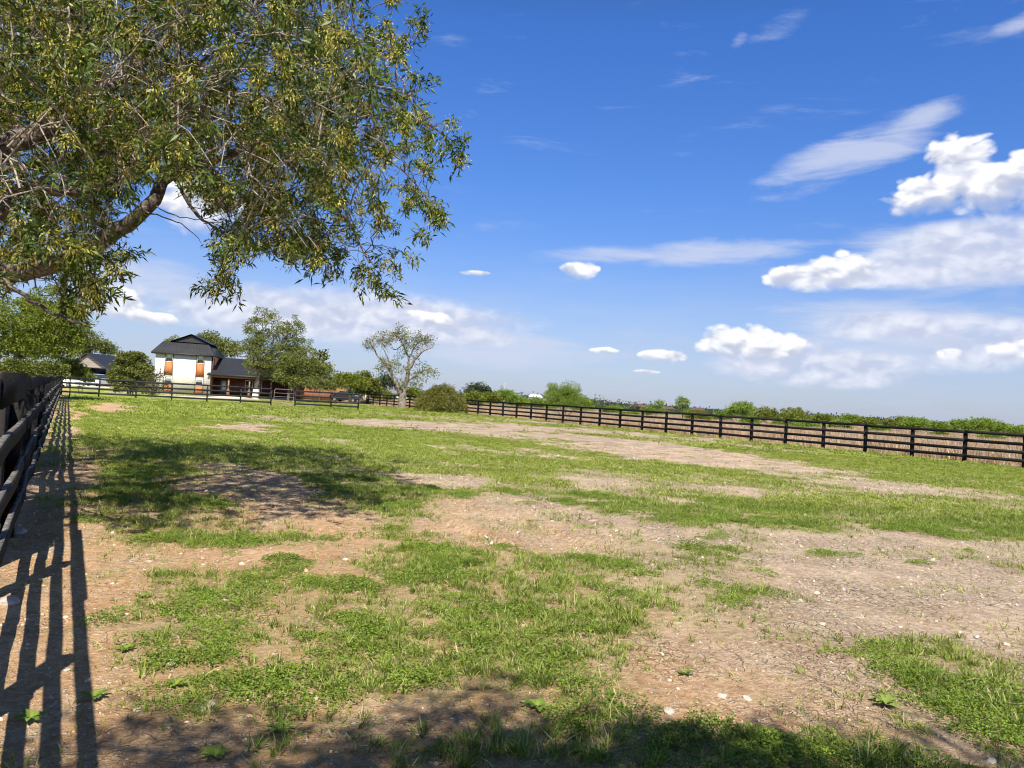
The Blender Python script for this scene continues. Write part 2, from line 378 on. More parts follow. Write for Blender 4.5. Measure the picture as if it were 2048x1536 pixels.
M_turf = leafmat('turf_blades', (.12, .175, .02), (.29, .355, .05), (.42, .40, .16), trans=.3, nscale=.5, inst=True)
M_clover = leafmat('clover_leaves', (.11, .175, .022), (.25, .34, .055), None, trans=.3, nscale=1.2, inst=True)
M_dry = leafmat('dry_grass_blades', (.30, .19, .13), (.52, .38, .26), (.56, .47, .33), trans=.25, nscale=.15, inst=True)
tufts = [blades(int(rng.integers(14, 30)), rng.uniform(.045, .09), rng.uniform(.02, .05), .0058, .95, M_grass, 'tuft') for _ in range(8)]
tall = [blades(int(rng.integers(10, 18)), rng.uniform(.09, .14), .022, .005, .6, M_grass, 'tall_tuft') for _ in range(5)]
def wedge(n, y0, y1, ext=2.4):
    """even points over the ground ahead, reaching some way past both sides of the view"""
    rho = n/((y1*y1-y0*y0)*.72); y0 = max(y0-.9, 1.7) if y0 < 5 else y0; W_ = .70*y1+ext
    m = int(rho*2*W_*(y1-y0)); y = y0+rng.random(m)*(y1-y0); x = (rng.random(m)*2-1)*W_
    k = np.abs(x) < .70*y+ext; return x[k], y[k]
def lay(n, y0, y1, thr, lo=0.0, m=1.08, dens=None):
    """points on the ground in front of the viewer, even per area, kept where the cover is above thr"""
    x, y = wedge(n, y0, y1); n = len(x)
    g = field(x, y); s = x*DV[0]+y*DV[1]; nn = x*NV[0]+y*NV[1]
    k = (rng.random(n) < np.clip((g-lo)/(thr-lo), 0, 1)**2.1) & (nn > -.9) & (nn < 34.2) & ((s < 66) | (nn > 20))
    return x[k], y[k], g[k]
# near tufts
x, y, g = lay(66000, 2.6, 14, 1.0, .0)
cl = fbm(x*9, y*9, 3)+.22*(g-.7)+.1*(fbm(x*1.2, y*1.2, 0)-.5); k = (cl > .575) | (rng.random(len(x)) < .14); x, y, g = x[k], y[k], g[k]
x = x+rng.normal(scale=.02, size=len(x)); sc = (.5+.65*rng.random(len(x)))*(.75+.4*g)
scatter('grass', 'patchy green grass tufts growing over the sandy paddock soil', 'grass', np.stack([x, y, relief(x, y)], -1), np.stack([sc, sc, sc*(.8+.5*rng.random(len(x)))], -1), tufts+tall[:2])
x, y, g = lay(110000, 13, 34, .95, .12)
sc = (.8+.7*rng.random(len(x))); nn = x*NV[0]+y*NV[1]
tl = [blades(16, .055, .07, .008, .9, M_turf, 'turf_tuft') for _ in range(6)]
scatter('turf', 'mown green turf covering the middle of the paddock', 'grass', np.stack([x, y, relief(x, y)], -1), np.stack([sc, sc, sc*.9], -1), tl)
x, y, g = lay(70000, 32, 85, .95, .15)
sc = (1.5+1.0*rng.random(len(x)))
scatter('distant_turf', 'short bright turf at the far end of the paddock', 'grass', np.stack([x, y, relief(x, y)*0], -1), np.stack([sc*1.6, sc*1.6, sc*.75], -1), tl)
# thin sprouts between the tufts
spr = [blades(int(rng.integers(4, 9)), rng.uniform(.03, .055), rng.uniform(.015, .05), .005, 1.0, M_grass, 'sprout') for _ in range(6)]
n = 44000; x, y = wedge(n, 2.6, 22); n = len(x)
q = fbm(x*2.3+7, y*2.3, 4)+.35*(field(x, y)-.4); k = (rng.random(n) < .10+.9*sstep(.38, .62, q)) & (x*NV[0]+y*NV[1] > -.2); x, y = x[k], y[k]; sc = (.6+.9*rng.random(len(x)))*(1+y/40)
scatter('sprouting_grass', 'thin scattered sprouts of grass over the bare soil', 'grass', np.stack([x, y, relief(x, y)], -1), np.stack([sc]*3, -1), spr)
# clover mats
def clover():
    mb = MB(); n = 110; a = rng.random(n)*6.283; r = .11*np.sqrt(rng.random(n))
    P_ = np.stack([np.cos(a)*r, np.sin(a)*r, .012+.03*rng.random(n)*(1-r/.13)], -1)
    for k in range(3):
        th = rng.random(n)*6.283+k*2.09; D = np.stack([np.cos(th), np.sin(th), .25+.2*rng.random(n)], -1)
        leaves(mb, P_, D, rng.uniform(.006, .012, n), rng.uniform(.007, .010, n), 0)
    o = mb.build('clover_mat', M_clover); me_ = o.data; bpy.data.objects.remove(o); return me_
cv = [clover() for _ in range(5)]
n = 22000; x, y = wedge(n, 2.6, 14); n = len(x)
w = .55*fbm(x*1.6+40, y*1.6, 5)+.45*fbm(x*5+40, y*5, 2)+.30*(field(x, y)-.55)+.05*(1-sstep(3, 6, y))
k = (w > .605) & (rng.random(n) < .22+2.5*(w-.605)) & (x*NV[0]+y*NV[1] > .2); x, y = x[k], y[k]; sc = .7+.9*rng.random(len(x))
scatter('clover', 'low clover mats creeping across the soil near the viewer', 'clover', np.stack([x, y, relief(x, y)], -1), np.stack([sc, sc, sc*.9], -1), cv, tilt=.1)
# grit
def pebble():
    bm_ = MB(); k = 7; V_ = rng.normal(size=(26, 3)); V_ = unit(V_)*np.array([1, .75, .5])*(.85+.3*rng.random((26, 1)))
    import bmesh
    me_ = bpy.data.meshes.new('pebble'); b_ = bmesh.new(); [b_.verts.new(v*.012) for v in V_]; bmesh.ops.convex_hull(b_, input=b_.verts); b_.to_mesh(me_); b_.free(); me_.materials.append(M_peb); return me_
M_peb = simple('limestone_grit', (.52, .46, .39), .9, .3, 8)
pb = [pebble() for _ in range(6)]
n = 30000; x, y = wedge(n, 2.6, 24); n = len(x)
k = rng.random(n) < np.clip(1.2-field(x, y), .12, 1); x, y = x[k], y[k]; sc = (.25+rng.pareto(3.2, len(x))*.35)*(1+y/22); sc = np.minimum(sc, 2.6)
scatter('gravel', 'scattered pale stone chips lying on the bare soil', 'gravel', np.stack([x, y, relief(x, y)+.001], -1), np.stack([sc]*3, -1), pb, tilt=.6)
M_clod = leafmat('soil_clods', (.34, .22, .14), (.66, .50, .36), (.16, .11, .075), trans=0, rough=.95, inst=True)
cb_ = []
for q in range(5):
    m_ = pebble(); m_.materials.clear(); m_.materials.append(M_clod); cb_.append(m_)
n = 60000; x, y = wedge(n, 2.6, 30); n = len(x)
k = (rng.random(n) < np.clip(1.15-1.1*field(x, y), .05, 1)) & (fbm(x*3, y*3, 1) > .42); x, y = x[k], y[k]; sc = (.35+rng.pareto(3.5, len(x))*.5)*(1+y/16); sc = np.minimum(sc, 3.2)
scatter('soil_clods', 'loose crumbs of dry soil on the bare patches', 'soil', np.stack([x, y, relief(x, y)], -1), np.stack([sc, sc, sc*.7], -1), cb_, tilt=.5)
# dry straw litter
M_straw = leafmat('straw_litter', (.35, .27, .16), (.52, .44, .30), None, trans=.1, inst=True)
def straw():
    mb = MB(); n = 14; P_ = np.stack([rng.normal(scale=.08, size=n), rng.normal(scale=.08, size=n), .004+.01*rng.random(n)], -1); th = rng.random(n)*6.283
    leaves(mb, P_, np.stack([np.cos(th), np.sin(th), rng.normal(scale=.08, size=n)], -1), rng.uniform(.015, .05, n), rng.uniform(.0015, .003, n), 0)
    o = mb.build('straw', M_straw); me_ = o.data; bpy.data.objects.remove(o); return me_
sw = [straw() for _ in range(4)]
x, y, g = lay(6000, 2.6, 18, .5, -.4)
sc = .7+.8*rng.random(len(x))
scatter('straw_litter', 'broken dry stems strewn between the tufts', 'straw', np.stack([x, y, relief(x, y)], -1), np.stack([sc]*3, -1), sw, tilt=.05)
# dry field
dt = [blades(34, .55, .32, .02, .35, M_dry, 'dry_tuft', .15) for _ in range(6)]
n = 60000; y = np.sqrt(rng.random(n)*(150**2-25**2)+25**2); x = (rng.random(n)*2-1)*(y*.68+1)
nn = x*NV[0]+y*NV[1]; k = (nn > 34.8) & (rng.random(n) < (.35+.9*sstep(.3, .6, fbm(x*.08, y*.08, 1)))); x, y = x[k], y[k]
sc = .7+.6*rng.random(len(x)); scatter('dry_field_grass', 'tall pinkish dry grass filling the field beyond the black fence', 'dry grass', np.stack([x, y, 0*x], -1), np.stack([sc*1.2, sc*1.2, sc], -1), dt, tilt=.1)
# weeds with broad leaves, each one countable
M_weed = leafmat('weed_leaves', (.12, .19, .03), (.25, .33, .06), None, trans=.3, nscale=3)
def rosette(name, n, L, W, up):
    mb = MB(); th = np.linspace(0, 6.283, n, endpoint=False)+rng.normal(scale=.25, size=n); D = np.stack([np.cos(th), np.sin(th), up+.3*rng.random(n)], -1)
    for i in range(n):
        d = unit(D[i]); sd = unit(np.cross(d, [0, 0, 1])); l = L*rng.uniform(.6, 1.1); wd = W*rng.uniform(.7, 1.2); V_ = []
        for t, q in ((0, .12), (.3, .7), (.6, 1), (.85, .65), (1, .05)):
            c = d*l*t+np.array([0, 0, -1])*l*.45*t*t; V_ += [c-sd*wd*q/2+[0, 0, wd*.15*q], c, c+sd*wd*q/2+[0, 0, wd*.15*q]]
        mb.add(V_, [[3*k+j_, 3*k+j_+1, 3*k+j_+4, 3*k+j_+3] for k in range(4) for j_ in (0, 1)])
    return mb.build(name, M_weed, smooth=True)
WEED = [(188, 1395, .12, 'in the fence shadow stripes at lower left'), (430, 1515, .12, 'at the bottom edge left of centre'), (350, 1370, .10, 'between soil cracks left of centre'), (250, 1300, .09, 'just right of the striped fence shadow'),
        (965, 1310, .10, 'pale green, among clover in the centre foreground'), (1075, 1415, .15, 'large, on cracked soil at the edge of the bottom shade'), (1770, 1415, .13, 'alone on bare soil in the right foreground'), (560, 1465, .11, 'bright, at the edge of the bottom shade'),
        (285, 1195, .10, 'on orange soil left of the grass'), (1370, 1345, .09, 'on the pale bare patch right of centre'), (920, 1320, .08, 'small, left of the pale one in the centre foreground'), (60, 1440, .12, 'nearest the left fence')]
for (px, py, L, wh) in WEED:
    c = gp(px, py); o = rosette('broadleaf_weed', int(rng.integers(12, 19)), L*.85, L*.22, .7); o.location = (c[0], c[1], float(relief(c[0], c[1]))+.005)
    tag(o, 'broadleaf weed rosette '+wh, 'weed', 'broadleaf weeds in the foreground')

# ------------------------------------------------------------------ rocks
M_rock = simple('limestone', (.42, .37, .31), .9, .3, 6, .6, 14)
def rock(px, py, size, label, grp=None, Y=None):
    c = gp(px, py) if Y is None else np.array(gx(px, Y)[:2])
    import bmesh
    b_ = bmesh.new(); bmesh.ops.create_icosphere(b_, subdivisions=3, radius=1)
    sd = rng.random(3)*50
    for v in b_.verts:
        q = v.co; f_ = 1+.35*(fbm(q.x*1.3+sd[0], q.y*1.3+q.z+sd[1], 1)-.5)+.5*(vn(q.x*2+sd[2], q.z*2+q.y*2, 2)-.5)*.6
        v.co = Vector((q.x*f_*size, q.y*f_*size*.75, q.z*f_*size*.5+size*.2))
    me_ = bpy.data.meshes.new('rock'); b_.to_mesh(me_); b_.free(); me_.materials.append(M_rock)
    o = bpy.data.objects.new('rock', me_); COL.objects.link(o); o.location = (c[0], c[1], 0); o.rotation_euler = (0, 0, rng.random()*6)
    tag(o, label, 'rock', grp)
rock(18, 1208, .07, 'jagged grey rock half shaded beside the left fence', 'loose rocks in the foreground')
rock(38, 1068, .08, 'tan clod under the bottom rail of the left fence', 'loose rocks in the foreground')
rock(342, 1330, .028, 'small white stone beside clover left of centre', 'loose rocks in the foreground')
rock(420, 1412, .03, 'flat white stone on cracked soil, lower left', 'loose rocks in the foreground')
rock(402, 1420, .022, 'smaller white stone touching the flat one, lower left', 'loose rocks in the foreground')
rock(1645, 1250, .03, 'white stone alone on the right bare patch', 'loose rocks in the foreground')
rock(1338, 1425, .035, 'reddish tan stone at the edge of the bottom shade', 'loose rocks in the foreground')
rock(860, 1325, .03, 'pale flat stone in the clover at centre', 'loose rocks in the foreground')
rock(135, 1342, .02, 'tan stone inside the fence shadow stripes', 'loose rocks in the foreground')

# ------------------------------------------------------------------ fences
def paint(name, col, wear_glint):
    m, nt, out = newmat(name); nb = NB(nt)
    g = nb.n('ShaderNodeNewGeometry'); tc = nb.n('ShaderNodeTexCoord').outputs['Object']
    mp = nb.n('ShaderNodeMapping', i_Vector=tc); mp.inputs['Scale'].default_value = (1, 1, 6)
    f = nb.noise(mp.outputs[0], 5, 8, .7); f2 = nb.noise(tc, 22, 5, .7)
    c = nb.mix(nb.ss(f, .3, .75), c4(tuple(v*.7 for v in col)), c4(tuple(v*1.9 for v in col)))
    c = nb.mix(nb.ss(nb.n('ShaderNodeObjectInfo').outputs['Random'], .45, 1.0, 0, .55), c, (.045, .04, .036, 1))
    up = nb.ss(nb.n('ShaderNodeSeparateXYZ', i_0=g.outputs['True Normal']).outputs[2], .5, .9)
    c = nb.mix(nb.math('MULTIPLY', up, nb.ss(f2, .35, .75, .2*wear_glint, wear_glint)), c, (.34, .32, .30, 1))  # upward faces paler: worn stain plus sun glint painted into the colour
    c = nb.mix(nb.ss(f2, .7, .76, 0, wear_glint*.8), c, (.3, .28, .26, 1))
    p = nb.n('ShaderNodeBsdfPrincipled', i_Base_Color=c, i_Roughness=.85); p.inputs['Specular IOR Level'].default_value = .12
    b = nb.n('ShaderNodeBump', i_Height=f); b.inputs['Strength'].default_value = .5; b.inputs['Distance'].default_value = .01
    nt.links.new(b.outputs[0], p.inputs['Normal']); nt.links.new(p.outputs[0], out.inputs[0]); return m
M_black = paint('black_stain', (.010, .010, .012), .10)
M_blackw = paint('worn_black_stain', (.010, .010, .011), .8)
M_grayf = paint('faded_black_stain', (.022, .022, .025), .4)
def fence(name, label, a, b, posts, tops, H, mat, rh=.135, side=1.0, span=2, warp=.006, name_rail='rail', pw=.11, group='black rail fences round the paddock', skip=()):
    a = np.array(a[:2]); b = np.array(b[:2]); u = (b-a)/np.linalg.norm(b-a); w = np.array([-u[1], u[0]])*side
    root = empty(name, (a[0], a[1], 0)); tag(root, label, 'fence', group)
    for t in posts:
        mb = MB(); q = u*t; tl = rng.normal(scale=.008, size=2)
        ax = np.array([[u[0], u[1], 0], [w[0], w[1], 0], [tl[0], tl[1], 1]])
        mb.box((q[0], q[1], H/2-.06-.02), (pw, pw, H+.10), ax); mb.build('post', mat, root)
    for t0, t1 in [(posts[k], posts[min(k+span, len(posts)-1)]) for k in range(0, len(posts)-1, span)]:
        for tp in tops:
            mb = MB(); m = max(3, int((t1-t0)/.35)); ts = np.linspace(t0-.02, t1-.012, m); dz = rng.normal(scale=.008)
            off = pw/2+.02+np.cumsum(rng.normal(scale=warp*.6, size=m))*0+warp*2.0*sstep(8, 24, ts)*np.sin(ts*2*math.pi/2.44+rng.normal())+warp*.5*np.sin(ts*1.3+rng.random()*6)
            zz = tp+dz+rng.normal(scale=warp*.5)+.006*np.sin(ts+rng.random()*6); th = .038; V_ = []
            for k in range(m):
                c = u*ts[k]+w*off[k]; z = zz[k] if np.ndim(zz) else zz
                for (o_, hz) in ((-th/2, -rh), (th/2, -rh), (th/2, 0), (-th/2, 0)):
                    V_.append([c[0]+w[0]*o_, c[1]+w[1]*o_, z+hz])
            F_ = [[4*k+j_, 4*k+(j_+1) % 4, 4*k+4+(j_+1) % 4, 4*k+4+j_] for k in range(m-1) for j_ in range(4)]+[[0, 3, 2, 1], [4*m-4, 4*m-3, 4*m-2, 4*m-1]]
            mb.add(V_, F_); mb.build(name_rail, mat, root)
    return root
TOPS = (1.41, 1.035, .69, .345)
sp = 2.42
fence('rail_fence', 'long black four-rail fence running along the right side to the far end', sn(9.5, 34.05), sn(98.5, 34.05), [k*sp for k in range(37)], TOPS, 1.38, M_black, side=1, pw=.13)
lfr = fence('rail_fence', 'weathered black fence on the left edge, rails seen end-on beside the striped shadow', sn(-6.0, -.395), sn(67.2, -.395), [k*2.44 for k in range(31)], (1.50, 1.12, .76, .40), 1.47, M_blackw, rh=.125, side=-1, warp=.010)
# wide raised board and grey panels fixed to the left fence
ax = np.array([[DV[0], DV[1], 0], [NV[0], NV[1], 0], [0, 0, 1]])
o0 = np.array(sn(-6.0, -.395))
mb = MB(); c = np.array(sn(6.3, -.298, 1.445))-o0; mb.box(c, (2.8, .02, .20), ax); tag(mb.build('top_board', M_black, lfr), 'wide black top board, higher than the rails')
for k, (s0, s1) in enumerate([(7.0, 8.2), (8.22, 9.4), (9.42, 10.6), (13.6, 14.8), (14.82, 16.0), (16.02, 17.2)]):
    mb = MB(); c = np.array(sn((s0+s1)/2, -.485, .74))-o0; mb.box(c, (s1-s0, .02, 1.34), ax); mb.build('panel', M_grayf, lfr)
# cross fence
A0 = np.array(sn(67.0, 0)[:2]); 
def cf(n): return sn(67.0-.11*n, n)
fence('rail_fence', 'black four-rail fence across the far end in front of the white house', cf(-.3), cf(14.8), [0, 2.5, 5.05, 7.6, 10.2, 12.75, 15.15], TOPS, 1.30, M_grayf, side=-1, span=1)
fence('rail_fence', 'short black fence section right of the pipe gate at the far end', cf(16.7), cf(22.0), [0, 3.0, 5.35], (1.38, .98, .62, .3), 1.30, M_grayf, side=-1, span=1)
# pipe gate
M_pipe = simple('galvanised_pipe', (.27, .20, .15), .5, .2, 8, metal=.3)
gr0 = np.array(cf(14.95)); gr1 = np.array(cf(16.6)); root = empty('pipe_gate', tuple(gr0)); tag(root, 'tan tubular pipe gate between two black fence sections', 'gate')
u = gr1-gr0
mb = MB(); fr = [(.02, .2), (.02, 1.25), (.08, 1.38), (.92, 1.38), (.98, 1.25), (.98, .2), (.02, .2)]
mb.tube([u*t+[0, 0, z] for t, z in fr], .022, 8); mb.build('gate_frame', M_pipe, root, True)
for z in (.45, .75, 1.05):
    mb = MB(); mb.tube([u*.02+[0, 0, z], u*.5+[0, 0, z], u*.98+[0, 0, z]], .015, 6); mb.build('gate_bar', M_pipe, root, True)

# ------------------------------------------------------------------ trees
M_barkd = barkmat('dark_bark', (.05, .04, .03), (.17, .14, .11))
M_barkl = barkmat('pale_bark', (.10, .075, .055), (.34, .29, .23))
def foliage_cloud(mb, blobs, nclump, per, rc, leaf, droop=.15, shell=.55, flat=1.0):
    cents = []
    vol = np.array([b[3]*b[4]*b[5] for b in blobs])**(2/3); vol = vol/vol.sum()
    for bl, w in zip(blobs, vol):
        k = max(2, int(nclump*w)); d = unit(rng.normal(size=(k, 3))); d[:, 2] = np.where(d[:, 2] < -.6, -d[:, 2]*.3, d[:, 2])
        r = (shell+(1-shell)*rng.random((k, 1))**.6)*(.82+.30*rng.random((k, 1)))
        cents.append(np.array(bl[:3])+d*r*np.array(bl[3:6]))
    C = np.concatenate(cents)
    ctr = np.array([np.average([b[i] for b in blobs]) for i in range(3)])
    for c in C:
        m = int(per*rng.uniform(.5, 1.5)); q = rng.normal(size=(m, 3)); q = unit(q)*rng.random((m, 1))**.5*rc*rng.uniform(.6, 1.3)*np.array([1, 1, .75*flat])
        D = unit(q)+unit(c-ctr)*.5+rng.normal(scale=.5, size=(m, 3))
        leaves(mb, c+q, D, leaf[0]*rng.uniform(.6, 1.3, m), leaf[1]*rng.uniform(.7, 1.3, m), droop)
    return C
def tree(label, pos_, H, tr, blobs, leaf, nclump, per, rc, mleaf, mbark, name='tree', cat='tree', group=None, stems=1, droop=.15, lean=(0, 0), limbs=True, trunk_h=.3, shell=.55, whitewash=False, twigs=0):
    root = empty(name, tuple(pos_)); tag(root, label, cat, group)
    mt = MB(); fork = np.array([lean[0], lean[1], H*trunk_h])
    if stems == 1:
        mt.tube(bez((0, 0, -.15), fork, 0, 6, tr*.15), np.linspace(tr*1.25, tr*.8, 6), 10)
    for bl in blobs:
        c = np.array(bl[:3]); n_ = 8 if limbs else 5; a = fork if stems == 1 else np.array([rng.normal()*tr, rng.normal()*tr, -.1])
        P_ = bez(a, c, .06*H*rng.uniform(-.5, 1), n_, .015*H); r0 = tr*(.55 if stems == 1 else .5); mt.tube(P_, np.linspace(r0, tr*.12, n_), 6)
    mc = MB(); C = foliage_cloud(mc, blobs, nclump, per, rc, leaf, droop, shell)
    bc = np.array([b[:3] for b in blobs])
    sel = rng.permutation(len(C))[:60 if limbs else 12]
    for c in C[sel]:
        b0 = bc[np.argmin(((bc-c)**2).sum(1))]; P_ = bez(b0+(fork-b0)*.15, c, .02*H*rng.normal(), 5, .01*H); mt.tube(P_, np.linspace(tr*.2, tr*.05, 5), 4)
    if twigs:
        for c in C[rng.permutation(len(C))[:twigs]]:
            for _ in range(3):
                d = unit(c-fork)+rng.normal(scale=.45, size=3)+[0, 0, .3]; mt.tube(bez(c, c+unit(d)*rc*rng.uniform(1, 2.2), .05, 4), np.linspace(tr*.06, tr*.02, 4), 3)
    mt.build('trunk', mbark, root, True)
    if whitewash:
        mw = MB(); mw.tube([[0, 0, 0], [lean[0]*.35, lean[1]*.35, 1.25]], [tr*1.33, tr*1.22], 12); mw.build('whitewash', M_white, root, True)
    mc.build('crown', mleaf, root)
    return root
M_white = simple('white_paint', (.75, .73, .70), .8, .08)
L_oak = leafmat('olive_leaves', (.08, .10, .025), (.21, .23, .06), None, .3, nscale=.5)
L_dark = leafmat('dark_leaves', (.05, .068, .014), (.16, .18, .035), (.22, .23, .06), .25, nscale=.6)
L_yel = leafmat('yellow_green_leaves', (.075, .11, .018), (.24, .27, .04), None, .35, nscale=.5)
L_mesq = leafmat('mesquite_leaves', (.10, .17, .025), (.27, .36, .06), None, .4, nscale=.4)
L_sage = leafmat('grey_green_leaves', (.13, .16, .08), (.27, .30, .17), None, .3, nscale=.6)
L_far = leafmat('far_leaves', (.035, .055, .025), (.08, .10, .045), None, .2, nscale=.05)
def px2(Y): return Y/F                           # metres per photo pixel at forward distance Y
def blobpx(x0, Y, lst, base_y=None, dep=1.0):
    """blobs given as photo positions (cx, cy, rx, ry) around a trunk at column x0"""
    b = gx(x0, Y); k = px2(Y); o = []
    for (cx, cy, rx, ry) in lst:
        p_ = at(cx, cy, Y); o.append((p_[0]-b[0], rng.normal()*rx*k*.25*dep, p_[2], rx*k, rx*k*dep*.9, ry*k))
    return b, o
# oak with white painted trunk in front of the porch, and its neighbour
b, bl = blobpx(512, 94, [(525, 650, 40, 35), (580, 668, 38, 36), (545, 700, 55, 40), (520, 735, 32, 30), (555, 748, 50, 25), (600, 705, 28, 35), (497, 700, 16, 26), (560, 720, 60, 40), (510, 690, 26, 30)])
tree('tall spreading oak with white painted trunk foot in front of the porch', b, 11.3, .32, bl, (.23, .10), 480, 46, .5, L_oak, M_barkd, 'oak_tree', whitewash=True, trunk_h=.28, lean=(.3, 0))
b, bl = blobpx(579, 91, [(600, 730, 38, 30), (635, 745, 32, 26), (620, 765, 42, 16), (578, 752, 26, 24), (645, 770, 25, 14)])
tree('low feathery tree with drooping crown right of the white trunked oak', b, 6.0, .2, bl, (.26, .11), 360, 46, .55, L_oak, M_barkd, 'tree', trunk_h=.3)
b, bl = blobpx(640, 104, [(640, 715, 16, 18), (645, 735, 16, 16), (632, 728, 14, 16)])
tree('slim young tree with separate round leaf clusters behind the low feathery tree', b, 6.0, .09, bl, (.36, .28), 40, 14, .5, L_dark, M_barkd, 'tree', trunk_h=.5)
b, bl = blobpx(700, 98, [(685, 765, 28, 16), (715, 768, 25, 15), (700, 757, 22, 11)])
tree('rounded dense yellow-green shrub tree behind the far fence corner', b, 3, .15, bl, (.26, .15), 170, 40, .5, L_yel, M_barkd, 'tree')
b, bl = blobpx(738, 102, [(738, 775, 20, 20), (752, 782, 16, 16), (728, 755, 12, 10)])
tree('dark leafed small tree at the end of the long right fence', b, 4, .12, bl, (.34, .2), 110, 30, .55, L_dark, M_barkd, 'tree')
# half bare tree by the far fence
b, bl = blobpx(805, 83.6, [(762, 685, 25, 25), (800, 672, 26, 24), (845, 683, 28, 22), (785, 735, 38, 26), (815, 705, 26, 26), (850, 748, 30, 24), (820, 770, 30, 18), (735, 690, 12, 14)])
rt = empty('half_bare_tree', b); tag(rt, 'tall half bare tree with forked trunk and sparse crown by the round bush', 'tree')
mt = MB(); K = 83.6
def lim(pts, r0, r1, k=8):
    P_ = np.array([at(x_, y_, K+dy)-np.array(b) for x_, y_, dy in pts]); t = np.linspace(0, 1, len(P_)); tt_ = np.linspace(0, 1, len(P_)*3)
    P2 = np.stack([np.interp(tt_, t, P_[:, i_]) for i_ in range(3)], -1); P2[1:-1] += rng.normal(scale=.03, size=(len(P2)-2, 3)); mt.tube(P2, np.linspace(r0, r1, len(P2)), k); return P2
tip = []
lim([(805, 820, 0), (804, 800, 0), (806, 785, 0)], .46, .36, 12)
tip += list(lim([(805, 792, 0), (793, 770, .2), (783, 745, .3), (770, 728, .5), (755, 712, .8), (747, 696, 1)], .26, .06)[6:])
tip += list(lim([(806, 790, 0), (812, 765, 0), (817, 740, -.2), (830, 718, -.4), (845, 702, -.8), (866, 694, -1)], .30, .05)[6:])
tip += list(lim([(783, 745, .3), (778, 722, 0), (768, 700, -.3), (760, 680, -.5)], .12, .03)[3:])
tip += list(lim([(817, 740, 0), (818, 715, .4), (806, 690, .8), (795, 668, 1)], .15, .03)[3:])
tip += list(lim([(818, 715, .4), (832, 690, .8), (842, 670, 1)], .09, .02)[3:])
tip += list(lim([(812, 765, 0), (840, 745, .5), (862, 735, .8)], .10, .02)[3:])
tip += list(lim([(806, 690, .8), (790, 700, 1.5), (782, 690, 1.8)], .07, .02)[3:])
tip = np.array(tip)
mc = MB(); C = foliage_cloud(mc, bl, 280, 12, .42, (.21, .13), .1, .35)
for c in C:
    q = tip[np.argmin(((tip-c)**2).sum(1)+rng.random(len(tip))*.4)]; mt.tube(bez(q, c, .12*rng.normal(), 5, .04), np.linspace(.03, .008, 5), 4)
for bb_ in (bl[0], bl[2], bl[7], bl[1]):                    # bare twigs at the crown's edge
    for _ in range(60):
        d = unit(rng.normal(size=3)+[0, 0, .4]); c = np.array(bb_[:3]); e = c+d*np.array(bb_[3:6])*rng.uniform(.9, 1.35); mt.tube(bez(c+d*.3, e, .1*rng.normal(), 5, .05), np.linspace(.022, .006, 5), 3)
mt.build('trunk', M_barkl, rt, True); mc.build('crown', L_sage, rt)
# round bush
def arching_bush(label, b, w, h, n, mleaf, name='bush'):
    root = empty(name, b); tag(root, label, 'bush'); mt = MB(); mc = MB()
    for i in range(n):
        a = rng.random()*6.283; r = rng.random()**.5; e = np.array([math.cos(a)*r*w, math.sin(a)*r*w*.8, h*rng.uniform(.05, .5)*(1-r*.5)])
        t = np.linspace(0, 1, 12)[:, None]; s_ = np.array([rng.normal()*.5, rng.normal()*.4, 0]); P_ = s_*(1-t)+e*t; P_[:, 2] += (4*t*(1-t)).ravel()**.8*h*(.95-.45*r**2)*rng.uniform(.6, 1.05)
        mt.tube(P_[::2], np.linspace(.02, .004, 6), 3)
        m = 60; tt_ = rng.uniform(.15, 1, m)**.8; Q_ = np.stack([np.interp(tt_, t.ravel(), P_[:, k]) for k in range(3)], -1)+rng.normal(scale=.09, size=(m, 3))
        Q_[:, 2] = np.maximum(Q_[:, 2], .03); leaves(mc, Q_, rng.normal(size=(m, 3))+(e-s_)/np.linalg.norm(e-s_)+[0, 0, -.4], rng.uniform(.12, .26, m), rng.uniform(.04, .07, m), .2)
    mt.build('stems', M_barkd, root); mc.build('foliage', mleaf, root)
L_bush = leafmat('bush_leaves', (.08, .09, .018), (.24, .23, .045), None, .3, nscale=.8)
arching_bush('wide rounded olive bush with arching stems beside the half bare tree', gx(884, 74.5), 2.75, 2.5, 560, L_bush, 'round_bush')
# mesquites beyond the right fence
b, bl = blobpx(1132, 72, [(1108, 788, 17, 20), (1138, 786, 20, 19), (1130, 802, 30, 22), (1160, 806, 14, 15), (1104, 808, 12, 14)])
tree('bushy bright green mesquite just beyond the fence right of centre', b, 4, .12, bl, (.2, .05), 200, 60, .42, L_mesq, M_barkd, 'mesquite_tree', 'tree', 'mesquites in the dry field', stems=3, droop=.3)
b, bl = blobpx(1312, 95, [(1310, 822, 22, 12), (1318, 808, 10, 8), (1295, 820, 10, 8)])
tree('small mesquite with a raised left shoot, left of the thin round one', b, 3, .08, bl, (.2, .07), 70, 34, .4, L_mesq, M_barkd, 'mesquite_tree', 'tree', 'mesquites in the dry field', stems=2)
b, bl = blobpx(1366, 92, [(1364, 808, 13, 11), (1370, 820, 9, 10), (1362, 800, 8, 7)])
tree('thin mesquite with a small round head standing above the scrub', b, 3.2, .07, bl, (.2, .07), 60, 30, .32, L_mesq, M_barkd, 'mesquite_tree', 'tree', 'mesquites in the dry field', trunk_h=.5)
